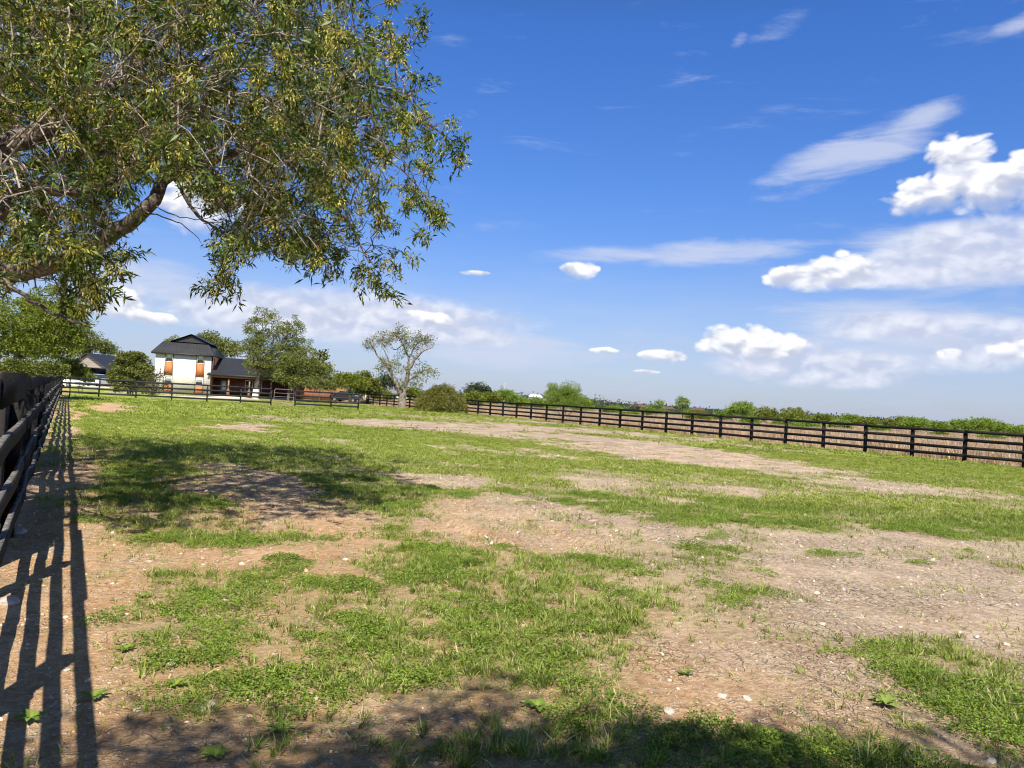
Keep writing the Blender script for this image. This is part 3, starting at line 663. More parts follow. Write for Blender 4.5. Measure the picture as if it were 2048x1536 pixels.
MQ = [(1395, 836, 24, 8, 105), (1445, 836, 20, 9, 112), (1480, 824, 30, 14, 100), (1530, 834, 26, 10, 110), (1585, 838, 30, 12, 108), (1610, 856, 32, 10, 84), (1640, 836, 26, 11, 118), (1680, 850, 22, 8, 95), (1700, 840, 22, 8, 125),
      (1735, 842, 22, 9, 112), (1795, 850, 26, 9, 104), (1830, 846, 28, 13, 100), (1875, 852, 22, 11, 112), (1925, 854, 20, 9, 120), (1960, 850, 24, 12, 98), (2000, 857, 20, 9, 110), (2040, 866, 26, 10, 96), (1225, 822, 22, 9, 120), (1260, 828, 18, 6, 112), (1170, 815, 16, 8, 115), (1985, 878, 18, 6, 80), (1760, 862, 18, 6, 88),
      (1880, 878, 14, 5, 84), (1500, 848, 16, 6, 92), (1560, 852, 15, 5, 90)]
loc = ['behind the thin round one', 'low, left of the tall rounded pair', 'with the highest dome in the row', 'right of the highest dome', 'broad, behind the seventh visible post from the right', 'low bright one close behind the fence', 'wide, with a level top, right of the broad one', 'small, close to the fence below the level topped one', 'far, fading to the right of the level topped one', 'with a gap of sky to its right', 'low, between two domes on the right',
       'rounded, with dark top, right part of the row', 'right flank of the dark topped dome', 'low, in the dip near the right edge', 'tallest near the right edge', 'spreading right of the tallest near the edge', 'cut by the right edge of the picture', 'left of the two small field trees', 'low yellowish, left of the raised shoot', 'directly right of the bushy bright mesquite', 'small, in front of the right end of the row', 'small, in front of the sky gap', 'small, seen between rails near the right edge', 'small, seen between rails under the highest dome', 'small, seen between rails right of the highest dome']
for (cx, cy, rx, ry, Y), wh in zip(MQ, loc):
    b, bl = blobpx(cx, Y, [(cx, cy, rx, ry), (cx-rx*.5, cy+ry*.3, rx*.5, ry*.7), (cx+rx*.45, cy-ry*.1, rx*.45, ry*.8)])
    f_ = rng.uniform(.8, 1.5); cy -= 9*(f_-.9); ry *= f_; bl = blobpx(cx, Y, [(cx, cy, rx, ry), (cx-rx*.5, cy+ry*.3, rx*.5, ry*.7), (cx+rx*.45, cy-ry*.1, rx*.45, ry*.8)])[1]
    tree('mesquite shrub '+wh, b, 2.5, .07, bl, (.24, .10), 110, 36, .40, L_mesq if rng.random() < .8 else L_yel, M_barkd, 'mesquite_shrub', 'shrub', 'mesquites in the dry field', stems=2, limbs=False)
# left trees
b, bl = blobpx(26, 47, [(90, 620, 60, 48), (40, 640, 50, 50), (130, 665, 48, 45), (70, 690, 60, 38), (20, 700, 40, 34), (110, 700, 55, 30), (-40, 640, 50, 60), (90, 660, 80, 60)])
tree('full yellow-green tree rising behind the left fence', b, 7.5, .2, bl, (.13, .08), 620, 66, .42, L_yel, M_barkd, 'tree', trunk_h=.3)
HB = [(45, 735, 36, 14, 40, 'nearest the left edge'), (95, 738, 34, 18, 44, 'under the yellow-green tree'), (140, 735, 28, 16, 52, 'tallest, by the fence corner'), (165, 750, 14, 10, 66, 'small yellowish, beyond the fence corner')]
for (cx, cy, rx, ry, Y, wh) in HB:
    b, bl = blobpx(cx, Y, [(cx, cy, rx, ry), (cx+rx*.3, cy+ry*.5, rx*.8, ry)])
    tree('dark hedge shrub behind the left fence, '+wh, b, 2, .08, bl, (.12, .07), 150, 46, .3, L_dark if Y != 66 else L_yel, M_barkd, 'hedge_shrub', 'shrub', 'hedge shrubs behind the left fence', stems=2, limbs=False)
b, bl = blobpx(190, 150, [(185, 690, 32, 24), (210, 700, 18, 16), (160, 700, 26, 22)])
tree('grey-green round tree standing behind the barn', b, 9, .3, bl, (.4, .2), 150, 44, .9, L_oak, M_barkd)
b, bl = blobpx(262, 73, [(265, 735, 40, 26), (245, 755, 32, 20), (285, 750, 30, 24), (268, 715, 26, 15), (265, 775, 40, 14)])
tree('broad dark magnolia-like bush between the barn and the house', b, 4.2, .12, bl, (.2, .12), 300, 44, .34, L_dark, M_barkd, 'large_bush', 'bush', stems=3)
b, bl = blobpx(312, 71, [(310, 765, 13, 20), (322, 750, 9, 12), (300, 780, 16, 14), (330, 775, 10, 10)])
tree('thin twiggy brownish shrub in front of the house corner', b, 2.6, .06, bl, (.16, .09), 60, 16, .3, leafmat('brown_leaves', (.07, .05, .03), (.15, .12, .06), None), M_barkd, 'shrub', 'shrub', stems=3)
b, bl = blobpx(430, 128, [(425, 690, 32, 24), (455, 700, 24, 20), (398, 685, 22, 16), (345, 685, 10, 12)])
tree('green tree rising behind the house roof', b, 9, .3, bl, (.38, .16), 190, 44, .8, L_oak, M_barkd)
# scrub beyond the far fence
SC = [(765, 790, 20, 8, 118, L_yel), (820, 785, 22, 9, 125, L_yel), (955, 780, 26, 14, 140, L_far), (980, 795, 18, 8, 120, L_yel), (1010, 792, 24, 10, 125, L_mesq), (1035, 803, 20, 7, 130, L_mesq), (1070, 805, 20, 7, 135, L_mesq), (945, 797, 16, 10, 105, L_yel), (770, 765, 26, 14, 150, L_far)]
wh = ['bright, left of the half bare tree', 'bright, right behind the half bare tree', 'dark, above the right side of the round bush', 'yellowish, right of the round bush', 'reddish green, in front of the white roofed shed', 'right of the white roofed shed', 'left of the bushy mesquite', 'just behind the round bush', 'dark, above the left end of the far fence']
for (cx, cy, rx, ry, Y, mm), w_ in zip(SC, wh):
    b, bl = blobpx(cx, Y, [(cx, cy, rx, ry), (cx+rx*.4, cy+ry*.4, rx*.7, ry*.8)])
    tree('scrub tree '+w_, b, 3, .1, bl, (.34, .18), 80, 34, .55, mm, M_barkd, 'scrub_tree', 'tree', 'scrub trees beyond the far fence', stems=2, limbs=False)
# far woods on the horizon
mc = MB()
for i in range(2600):
    az = rng.uniform(-.72, .72); D_ = rng.uniform(380, 900); X = math.tan(az)*D_
    hh = D_*.0065*(.5+1.1*fbm(np.array([az*14+3]), np.array([D_*.004]), 1)[0])*(1.25 if -.12 < az < .12 else .8)
    m = 26; q = rng.normal(size=(m, 3))*np.array([D_*.006, D_*.004, hh*.45]); q[:, 2] = np.abs(q[:, 2])
    leaves(mc, np.array([X, D_, .3])+q, rng.normal(size=(m, 3)), rng.uniform(.9, 2.0, m)*D_/500, rng.uniform(.6, 1.2, m)*D_/500, 0)
tag(mc.build('far_woods', L_far), 'low dark line of distant woods along the horizon', 'woods', kind='stuff')

# ------------------------------------------------------------------ large tree in front
def ylen(pts): return np.array([at(*q) for q in pts])
def smooth(P_, k=4):
    P_ = np.asarray(P_, float); t = np.arange(len(P_)); tt_ = np.linspace(0, len(P_)-1, (len(P_)-1)*k+1); out_ = []
    for q in tt_:
        i_ = min(int(q), len(P_)-2); f_ = q-i_; p0 = P_[max(i_-1, 0)]; p1 = P_[i_]; p2 = P_[i_+1]; p3 = P_[min(i_+2, len(P_)-1)]
        out_.append(.5*((2*p1)+(-p0+p2)*f_+(2*p0-5*p1+4*p2-p3)*f_**2+(-p0+3*p1-3*p2+p3)*f_**3))
    return np.array(out_)
TB = np.array([-9.3, 10.2, 0.0])
T_root = empty('ash_tree', tuple(TB)); tag(T_root, 'large ash tree with yellow seed bunches overhanging the left half of the view', 'tree')
mt = MB(); SK = []
def limb(pts, r0, r1, k=10, raw=False, keep=True):
    P_ = smooth(pts if raw else ylen(pts), 4); P_[1:-1] += rng.normal(scale=.008, size=(len(P_)-2, 3))
    mt.tube(P_-TB, np.linspace(r0, r1, len(P_))*(1+.06*rng.normal(size=len(P_))), k)
    if keep: SK.append(P_)
    return P_
limb([(-9.3, 10.2, -.2), (-9.25, 10.15, .9), (-9.1, 10.0, 1.9), (-8.9, 9.8, 2.6)], .33, .24, 14, True)
fk = np.array([-8.9, 9.8, 2.6])
limb([tuple(fk), (-7.4, 9.3, 2.75)]+[tuple(at(*q)) for q in [(0, 548, 8.8), (130, 522, 8.6), (235, 462, 8.4), (300, 410, 8.3), (322, 372, 8.35), (350, 345, 8.45)]], .13, .05, 12, True)
limb([(345, 350, 8.45), (420, 325, 8.8), (500, 290, 9.2), (590, 240, 9.6), (660, 200, 10.0), (740, 170, 10.3)], .05, .012)
limb([(345, 350, 8.45), (380, 300, 8.2), (400, 230, 8.0), (430, 150, 8.2), (480, 60, 8.6), (540, -40, 9)], .045, .015)
limb([(500, 290, 9.2), (580, 330, 9.2), (650, 390, 9.0), (700, 450, 8.8), (735, 520, 8.7)], .022, .006, 6)
limb([(660, 200, 10), (760, 210, 9.8), (840, 240, 9.6), (900, 280, 9.4), (930, 315, 9.3)], .014, .004, 6)
limb([(740, 170, 10.3), (790, 120, 9.8), (825, 90, 9.6), (862, 78, 9.6)], .010, .004, 5)
limb([(660, 200, 10), (690, 100, 10), (740, 20, 10), (800, 2, 10)], .012, .004, 5)
limb([(740, 170, 10.3), (800, 185, 9.9), (852, 200, 9.6)], .010, .004, 5)
limb([(590, 240, 9.6), (700, 280, 9.3), (790, 330, 9.1), (850, 390, 9.0), (875, 440, 8.9)], .016, .005, 6)
limb([(350, 360, 8.5), (385, 420, 8.4), (430, 455, 8.3), (480, 480, 8.3), (540, 510, 8.3)], .02, .005, 6)
limb([(355, 370, 8.4), (370, 390, 8.3), (400, 430, 8.2), (430, 470, 8.2)], .008, .003, 5)
limb([(250, 400, 8.3), (300, 425, 8.2), (345, 440, 8.2), (380, 460, 8.1), (405, 490, 8.1)], .010, .003, 5)
limb([(300, 405, 8.2), (350, 430, 8.1), (400, 440, 8.0), (450, 425, 8.0)], .007, .003, 5)
limb([(420, 325, 8.8), (440, 390, 8.6), (465, 450, 8.5), (475, 520, 8.5), (465, 570, 8.5)], .012, .004, 5)
limb([tuple(fk), (-7.6, 8.6, 3.4)]+[tuple(at(*q)) for q in [(-60, 320, 7.6), (0, 296, 7.6), (60, 272, 7.7), (110, 250, 7.8), (170, 205, 8.1), (260, 140, 8.6), (350, 70, 9.0), (430, -10, 9.5)]], .15, .04, 12, True)
limb([(170, 205, 8.1), (260, 190, 8.3), (350, 170, 8.3), (430, 100, 8.2), (500, 88, 8.1), (580, 130, 8.0)], .022, .008, 6)
limb([tuple(fk), (-7.2, 8.3, 3.0)]+[tuple(at(*q)) for q in [(-30, 440, 7.2), (18, 395, 7.2), (75, 366, 7.2), (120, 386, 7.3), (190, 376, 7.5), (250, 350, 7.8)]], .07, .025, 8, True)
limb([(75, 366, 7.2), (105, 340, 7.3), (140, 290, 7.5), (190, 230, 7.8)], .028, .01, 6)
limb([tuple(fk), (-6.8, 8.2, 2.6)]+[tuple(at(*q)) for q in [(-30, 548, 7.2), (18, 572, 7.0), (60, 600, 6.9), (110, 628, 6.8), (150, 645, 6.8), (185, 655, 6.8)]], .035, .006, 6, True)
limb([(130, 522, 8.6), (170, 545, 8.2), (215, 575, 8.0), (200, 620, 7.9)], .012, .004, 5)
limb([tuple(fk), (-8.2, 9.4, 4.6), (-7.0, 9.4, 6.4), (-5.4, 9.8, 7.9), (-3.6, 10.4, 8.8)], .15, .03, 10, True)
limb([tuple(fk), (-9.4, 9.6, 4.6), (-9.6, 9.2, 6.6), (-9.2, 8.8, 8.6)], .13, .03, 10, True)
limb([(-7.0, 9.4, 6.4), (-6.6, 11.2, 7.2), (-5.8, 13.0, 7.8)], .06, .02, 8, True)
limb([(-7.6, 8.6, 3.4), (-7.2, 11.2, 4.6), (-6.0, 13.0, 5.6), (-4.6, 14.2, 6.2)], .08, .02, 8, True)
limb([(-8.2, 9.4, 4.6), (-9.8, 11, 6), (-10.8, 12.6, 7.2)], .08, .02, 8, True)
limb([(-8.9, 9.8, 2.6), (-10.6, 9.4, 4.6), (-12.2, 9.0, 6.0)], .12, .02, 8, True)
limb([tuple(fk), (-6.5, 7.6, 4.5), (-4.4, 5.9, 5.0), (-2.7, 5.0, 5.0)], .07, .02, 8, True)
limb([(-6.5, 7.6, 4.5), (-5.6, 5.6, 4.9), (-4.9, 4.6, 4.9)], .04, .015, 8, True)
SKP = np.concatenate(SK); SKP = SKP[np.array([True]*len(SKP))]
POLY = [(-40, -60), (690, -60), (720, 5), (725, 60), (765, 80), (790, 60), (825, 110), (840, 150), (835, 200), (862, 245), (905, 285), (900, 300), (850, 290), (815, 320), (865, 370), (885, 415), (872, 470), (850, 440), (800, 420), (805, 470), (760, 480), (745, 530), (765, 575), (745, 585), (715, 520), (650, 535), (590, 510), (520, 520), (490, 560), (455, 572), (470, 510), (455, 440), (395, 380), (360, 350), (300, 330), (250, 400), (215, 430), (240, 465), (230, 500), (250, 525), (215, 545), (180, 560), (185, 610), (150, 560), (60, 560), (10, 575), (-40, 610)]
POLY = [(x_-(16 if x_ > 400 else 4), y_-(20 if y_ > 400 else 6)) for x_, y_ in POLY]
px_, py_ = np.array([q[0] for q in POLY], float), np.array([q[1] for q in POLY], float)
def inpoly(x, y):
    c = np.zeros(len(x), bool); j_ = len(px_)-1
    for i_ in range(len(px_)):
        k_ = ((py_[i_] > y) != (py_[j_] > y)) & (x < (px_[j_]-px_[i_])*(y-py_[i_])/(py_[j_]-py_[i_]+1e-9)+px_[i_]); c ^= k_; j_ = i_
    return c
def toimg(P_):
    d = P_-np.array([0, 0, CH]); fy = d[:, 1]*math.cos(PITCH)+d[:, 2]*math.sin(PITCH); b_ = (-d[:, 1]*math.sin(PITCH)+d[:, 2]*math.cos(PITCH))/fy*F; a_ = d[:, 0]/fy*F
    return 1024+a_*math.cos(ROLL)+b_*math.sin(ROLL), 768-(-a_*math.sin(ROLL)+b_*math.cos(ROLL))
# cluster centres through the crown's volume
n = 66000
C = np.stack([rng.uniform(-14.5, .6, n), rng.uniform(4.0, 14.8, n), rng.uniform(2.2, 9.6, n)], -1)
u_, v_ = toimg(C)
e = ((C[:, 0]+7.2)/7.6)**2+((C[:, 1]-9.8)/6.2)**2+((C[:, 2]-5.1)/4.4)**2
inf = inpoly(u_, v_); off = (u_ < -20) | ((v_ < -30) & (u_ < 780))
dSK = np.array([np.sqrt(((SKP-c)**2).sum(1).min()) for c in C[(inf | off) & (e < 1)]])
C = C[(inf | off) & (e < 1)]
u_, v_ = toimg(C); inf = inpoly(u_, v_)
keep = rng.random(len(C)) < np.exp(-dSK/1.9)*np.where(inf, .41, .16)
hole = .6*fbm(C[:, 0]*1.15+C[:, 1]*.45, C[:, 2]*1.15+C[:, 1]*.3, 2, 3)+.4*vn(C[:, 0]*2.6, C[:, 2]*2.6+C[:, 1], 1)
keep &= ~(inf & (hole < .40)); keep |= inf & (hole > .60) & (rng.random(len(C)) < .75*np.exp(-dSK/2.2))
C = C[keep]
EXTRA = [(845, 70, 9.6), (822, 88, 9.6), (800, 95, 9.7), (862, 78, 9.5), (845, 190, 9.5), (856, 200, 9.6), (880, 262, 9.4), (900, 282, 9.4), (915, 300, 9.3), (928, 318, 9.3), (935, 328, 9.3), (888, 425, 8.9), (878, 445, 8.9), (862, 475, 8.9), (815, 522, 8.8), (806, 518, 8.8), (770, 590, 8.6), (757, 580, 8.6), (748, 560, 8.7), (738, 545, 8.7), (688, 548, 8.8), (660, 540, 8.8), (486, 575, 8.5), (458, 578, 8.5), (470, 560, 8.5), (478, 530, 8.5), (560, 525, 8.6), (588, 520, 8.6), (795, 5, 10), (740, 10, 10), (720, 25, 10), (190, 630, 7.9), (195, 600, 7.9), (180, 590, 7.9), (240, 560, 8.2), (215, 575, 8.0), (255, 520, 8.3), (850, 350, 9.1), (865, 360, 9.1), (700, 530, 8.7), (150, 600, 7.6), (130, 585, 7.6), (165, 575, 7.6)]
EXTRA = [(x_-14, y_-20, Y_) for x_, y_, Y_ in EXTRA]
C = np.concatenate([C, np.array([at(*q) for q in EXTRA]), np.array([at(q[0]+rng.normal()*9, q[1]+rng.normal()*9, q[2]) for q in EXTRA])])
print('clusters', len(C), 'inside', int(inf[keep].sum()))
mc = MB(); ms = MB(); u_, v_ = toimg(C)
_su, _sv = toimg(SKP); _ok = inpoly(_su, _sv) | (_su < 0) | ((_sv < -40) & (_su < 740)); SKO = SKP[_ok]
def spray(c, q, thick=.008):
    """a twig from the limb at q to the spray at c, with leaves and seeds round its end"""
    d = c-q; L_ = np.linalg.norm(d)+1e-6
    P_ = bez(q, c, .10*L_*rng.uniform(.2, 1.6), 6, .018); mt.tube(P_-TB, np.linspace(thick*(.6+.4*min(L_, 2)), .0022, 6), 4 if L_ > .6 else 3)
    e = unit(d)*.6+np.array([0, 0, -.35])+rng.normal(scale=.5, size=3); e = unit(e); ln = rng.uniform(.16, .34)
    Q_ = bez(c, c+e*ln, .01, 4, .008); mt.tube(Q_-TB, np.linspace(.004, .0015, 4), 3)
    m = int(rng.integers(24, 44)); t = rng.random(m)**.8; base = c+e*ln*t[:, None]+rng.normal(scale=.03, size=(m, 3))
    D = unit(rng.normal(size=(m, 3)))*1.1+e*.6+[0, 0, -.15]
    leaves(mc, base-TB, D, rng.uniform(.06, .12, m), rng.uniform(.017, .028, m), .12)
    if rng.random() < .58:
        k_ = int(rng.integers(45, 110)); cc = c+e*ln*rng.uniform(.2, .8)+[0, -.04, -.02]; q_ = rng.normal(scale=.042, size=(k_, 3))*[1, 1, 1.15]
        leaves(ms, cc+q_-TB, unit(q_)*.5+rng.normal(scale=.3, size=(k_, 3))+[0, 0, -.6], rng.uniform(.028, .045, k_), rng.uniform(.009, .014, k_), 0)
for c in C:
    d2 = ((SKO-c)**2).sum(1)+rng.random(len(SKO))*.25; q = SKO[np.argmin(d2)]
    L_ = np.sqrt(d2.min())
    if L_ > .7: q = c+(q-c)*(.35/L_)+unit(rng.normal(size=3)*[1, 1, .45])*rng.uniform(.25, .5)
    spray(c, q)
# bare pale twigs arching through the crown
mp_ = MB()
for i_ in range(560):
    q = SKP[rng.integers(len(SKP))]
    q = q+rng.normal(scale=.35, size=3)-[0, .5, 0]
    d = unit(rng.normal(size=3)*[1, .5, .6]+[.35, -.35, 0]); L_ = rng.uniform(.7, 2.0); P_ = bez(q, q+d*L_, L_*rng.uniform(.05, .3), 9, .015)
    uu, vv = toimg(P_)
    if np.all(inpoly(uu, vv) | (uu < 0) | ((vv < -20) & (uu < 700))): mp_.tube(P_-TB, np.linspace(.010, .0035, 9), 5)
L_ash = leafmat('ash_leaves', (.028, .055, .010), (.10, .145, .025), (.16, .20, .05), .28, .42, nscale=1.2)
L_seed = leafmat('ash_seeds', (.28, .28, .04), (.55, .50, .12), (.46, .30, .08), .35, .6, nscale=1.5)
M_ash = barkmat('ash_bark', (.03, .022, .017), (.22, .18, .145), 9)
nf_ = sum(len(f) for f in mt.f)
for v_, f_ in zip(mp_.v, mp_.f): mt.v.append(v_); mt.f.append(f_+mt.n)
to_ = mt.build('trunk', M_ash, T_root, True); to_.data.materials.append(barkmat('pale_twig_bark', (.20, .16, .12), (.46, .41, .34), 12))
mi_ = np.zeros(len(to_.data.polygons), np.int32); mi_[nf_:] = 1; to_.data.polygons.foreach_set('material_index', mi_); mc.build('crown', L_ash, T_root); ms.build('seed_bunches', L_seed, T_root)
# tree behind the viewer, whose shade falls on the lowest edge of the grass
B2 = np.array([1.15, -5.45, 0]); TR2 = empty('shade_tree', tuple(B2)); tag(TR2, 'tree outside the view behind the viewer, shading the bottom edge of the grass', 'tree')
mt = MB(); mc = MB(); fk2 = np.array([0, .4, 2.6]); mt.tube(bez((0, 0, -.2), fk2, 0, 6, .03), np.linspace(.32, .24, 6), 12)
bl = [(-1.2, 3.0, 5.3, 1.9, 1.9, 1.3), (1.2, 3.2, 5.4, 1.8, 1.6, 1.2), (-.2, 3.9, 5.1, 1.3, 1.25, .9), (0, 1.0, 7.0, 2.8, 2.4, 1.6), (-3.2, .3, 5.4, 1.7, 1.8, 1.3), (2.9, -.1, 5.4, 1.7, 1.8, 1.3), (0, -1.6, 6, 2.4, 2.0, 1.7)]
for q in bl:
    for k_ in range(7):
        e_ = np.array(q[:3])+rng.uniform(-.55, .55, 3)*np.array(q[3:]); mt.tube(bez(fk2, e_, .3, 8, .05), np.linspace(.09, .015, 8), 6)
foliage_cloud(mc, bl, 900, 80, .34, (.12, .04), .12, .1)
mt.build('trunk', M_ash, TR2, True); mc.build('crown', L_ash, TR2)

# ------------------------------------------------------------------ buildings
def part(name, boxes, mat, root, smooth=False):
    mb = MB()
    for c, s_ in boxes: mb.box(c, s_)
    return mb.build(name, mat, root, smooth)
def mat_stone():
    m, nt, out = newmat('cream_limestone'); nb = NB(nt); tc = nb.n('ShaderNodeTexCoord').outputs['Object']
    sp_ = nb.n('ShaderNodeSeparateXYZ', i_0=tc); cm = nb.n('ShaderNodeCombineXYZ'); nt.links.new(nb.math('ADD', sp_.outputs[0], sp_.outputs[1]), cm.inputs[0]); nt.links.new(sp_.outputs[2], cm.inputs[1])
    br = nb.n('ShaderNodeTexBrick', i_Vector=cm.outputs[0], i_Color1=(.84, .81, .73, 1), i_Color2=(.74, .69, .58, 1), i_Mortar=(.62, .57, .48, 1), i_Scale=1.0)
    br.inputs['Mortar Size'].default_value = .012; br.inputs['Brick Width'].default_value = .55; br.inputs['Row Height'].default_value = .24; br.inputs['Bias'].default_value = -.35
    c = nb.mix(nb.ss(nb.noise(tc, 2.5, 5), .5, .7, 0, .35), br.outputs[0], (.72, .67, .60, 1))
    p = nb.n('ShaderNodeBsdfPrincipled', i_Base_Color=c, i_Roughness=.9); b = nb.n('ShaderNodeBump', i_Height=nb.math('SUBTRACT', nb.noise(tc, 9, 5), br.outputs[1])); b.inputs['Strength'].default_value = .6; b.inputs['Distance'].default_value = .02
    nt.links.new(b.outputs[0], p.inputs['Normal']); nt.links.new(p.outputs[0], out.inputs[0]); return m
def mat_boards(name, ca, cb, step, axis=0, rough=.7, dark=.35, sum_=False):
    m, nt, out = newmat(name); nb = NB(nt); tc = nb.n('ShaderNodeTexCoord').outputs['Object']; sp_ = nb.n('ShaderNodeSeparateXYZ', i_0=tc)
    co = sp_.outputs[axis] if not sum_ else nb.math('ADD', sp_.outputs[0], sp_.outputs[1])
    t = nb.math('DIVIDE', co, step); fr_ = nb.math('FRACT', t); ed = nb.math('MINIMUM', fr_, nb.math('SUBTRACT', 1.0, fr_))
    wn = nb.n('ShaderNodeTexWhiteNoise', noise_dimensions='1D', i_W=nb.math('FLOOR', t))
    mp = nb.n('ShaderNodeMapping', i_Vector=tc); mp.inputs['Scale'].default_value = (8, 8, 1) if axis != 2 else (1, 1, 8)
    c = nb.mix(nb.math('ADD', nb.math('MULTIPLY', wn.outputs[0], .5), nb.math('MULTIPLY', nb.noise(mp.outputs[0], 2, 6), .5)), c4(ca), c4(cb))
    c = nb.mix(nb.ss(ed, .02, .08, 1-dark, 0), c, (.01, .008, .006, 1))
    p = nb.n('ShaderNodeBsdfPrincipled', i_Base_Color=c, i_Roughness=rough); b = nb.n('ShaderNodeBump', i_Height=nb.ss(ed, 0, .1)); b.inputs['Strength'].default_value = .8; b.inputs['Distance'].default_value = .03
    nt.links.new(b.outputs[0], p.inputs['Normal']); nt.links.new(p.outputs[0], out.inputs[0]); return m
M_stone = mat_stone()
M_cedar = mat_boards('cedar_panel', (.42, .13, .035), (.62, .24, .08), .14)
M_red = mat_boards('dark_red_siding', (.07, .02, .012), (.13, .04, .022), .3, sum_=True)
M_brown = mat_boards('brown_siding', (.07, .035, .02), (.16, .08, .045), .2, axis=1)
M_roof = simple('charcoal_metal_roof', (.030, .031, .036), .5, .15, 1.5, metal=.2)
M_trim = simple('dark_trim', (.02, .02, .022), .6, .1)
M_wtrim = simple('white_window_frame', (.72, .72, .72), .5, .05)
M_glass = simple('dark_glass', (.03, .04, .045), .08, .2, .5, spec=.9)
M_blind = simple('window_blind', (.50, .58, .55), .3, .08)
M_wood = simple('porch_post_wood', (.28, .15, .08), .8, .3, 4)
M_shake = mat_boards('grey_barn_boards', (.20, .165, .14), (.34, .29, .25), .38, axis=2)
def rib(mb, a, b_, w=.03, h=.035):
    a = np.array(a, float); b_ = np.array(b_, float); d = unit(b_-a); sd = unit(np.cross(d, [0, 0, 1])); up = np.cross(sd, d); mb.box((a+b_)/2+up*h*.5, (np.linalg.norm(b_-a), w, h), np.array([d, sd, up]))
hp = at(308, 760, 98.0); HO = empty('two_storey_house', (hp[0], hp[1], 0), R(10)); tag(HO, 'two-storey cream stone house with cedar strips, black roof and low porch wing', 'house')
W = 6.75; DD = 6.6; EZ = 5.15
part('wall', [((W/2, .15, EZ/2), (W, .3, EZ)), ((.15, DD/2+.15, EZ/2), (.3, DD-.3, EZ)), ((W/2, DD-.15, EZ/2), (W-.6, .3, EZ))], M_stone, HO)
tag(part('side_wall', [((W-.15, DD/2+.16, EZ/2), (.3, DD-.33, EZ))], M_brown, HO), 'dark brown board side wall')
def window(u0, u1, z0, z1, root, v=0.0, blind=True, sgn=-1):
    fr_ = MB(); w_ = u1-u0; h_ = z1-z0; t = .07; y_ = v+sgn*.03
    for c, s_ in [(((u0+u1)/2, y_, z0+t/2), (w_, .1, t)), (((u0+u1)/2, y_, z1-t/2), (w_, .1, t)), ((u0+t/2, y_, (z0+z1)/2), (t, .1, h_-2*t)), ((u1-t/2, y_, (z0+z1)/2), (t, .1, h_-2*t)), (((u0+u1)/2, y_, (z0+z1)/2), (w_-2*t, .09, t*.8))]: fr_.box(c, s_)
    wn = fr_.build('window', M_wtrim, root)
    mb = MB(); mb.box(((u0+u1)/2, v+sgn*.01, (z0+z1)/2), (w_-2*t, .03, h_-2*t)); mb.build('pane', M_glass, wn)
    if blind:
        mb = MB(); mb.box(((u0+u1)/2, v+sgn*.032, z0+h_*.76), (w_-2*t-.02, .012, h_*.40)); mb.build('blind', M_blind, wn)
    return wn
for k, (u0, u1) in enumerate([(1.22, 2.12), (5.02, 5.92)]):
    window(u0, u1, 3.95, 5.0, HO); window(u0, u1, 1.05, 2.2, HO)
    part('cedar_panel', [(((u0+u1)/2, -.02, 3.075), (.92, .06, 1.71))], M_cedar, HO); part('cedar_panel', [(((u0+u1)/2, -.02, .53), (.92, .06, 1.0))], M_cedar, HO)
    part('dark_trim', [((u0-.04, -.03, 2.5), (.06, .08, 5.0)), ((u1+.03, -.03, 2.5), (.04, .08, 5.0))], M_trim, HO)
# main roof: hip skirt, then a gablet
mb = MB(); e = .42; x0, x1, y0, y1 = -e, W+e, -e, DD+e; zE = EZ-.02; zT = 6.65; zP = 7.75; cxr = 3.9
B = [(x0, y0, zE), (x1, y0, zE), (x1, y1, zE), (x0, y1, zE)]; T = [(.55, 1.25, zT), (6.0, 1.25, zT), (6.0, DD-1.2, zT), (.55, DD-1.2, zT)]
low = [(x_, y_, zE-.16) for x_, y_, _ in B]
mb.polys(B+T+low, [[0, 1, 5, 4], [1, 2, 6, 5], [2, 3, 7, 6], [3, 0, 4, 7], [4, 5, 6, 7], [8, 9, 1, 0], [9, 10, 2, 1], [10, 11, 3, 2], [11, 8, 0, 3], [11, 10, 9, 8]])
rf = mb.build('roof', M_roof, HO)
mb = MB(); mb.polys([(1.35, 1.0, zT+.01), (6.35, 1.0, zT-.04), (cxr, .85, zP), (1.35, DD-1.0, zT+.01), (6.35, DD-1.0, zT-.04), (cxr, DD-1.0, zP)], [[0, 3, 5, 2], [1, 2, 5, 4], [3, 4, 5], [0, 1, 4, 3]])
mb.build('gablet_roof', M_roof, rf)
mb = MB(); mb.polys([(1.75, 1.24, zT+.02), (5.95, 1.24, zT+.02), (cxr, 1.24, zP-.14)], [[0, 1, 2]]); mb.build('gablet_face', M_trim, rf)
mb = MB()
for k in range(19):
    t = k/18; rib(mb, (x0+(x1-x0)*t, y0, zE), (.55+(5.45)*t, 1.25, zT))
for k in range(12):
    t = k/11; rib(mb, (x1, y0+(y1-y0)*t, zE), (6.0, 1.25+(DD-2.45)*t, zT))
mb.build('roof_seams', M_roof, rf)
part('fascia', [((W/2, y0-.02, zE-.1), (W+2*e, .05, .2)), ((x1+.02, DD/2, zE-.1), (.05, DD+2*e, .2)), ((x0-.02, DD/2, zE-.1), (.05, DD+2*e, .2))], M_trim, rf)
mb = MB(); mb.box((W+.02, 1.6, 4.2), (.06, .55, 1.2)); sw_ = mb.build('window', M_wtrim, HO); mb = MB(); mb.box((W+.05, 1.6, 4.2), (.03, .43, 1.08)); mb.build('pane', M_glass, sw_)
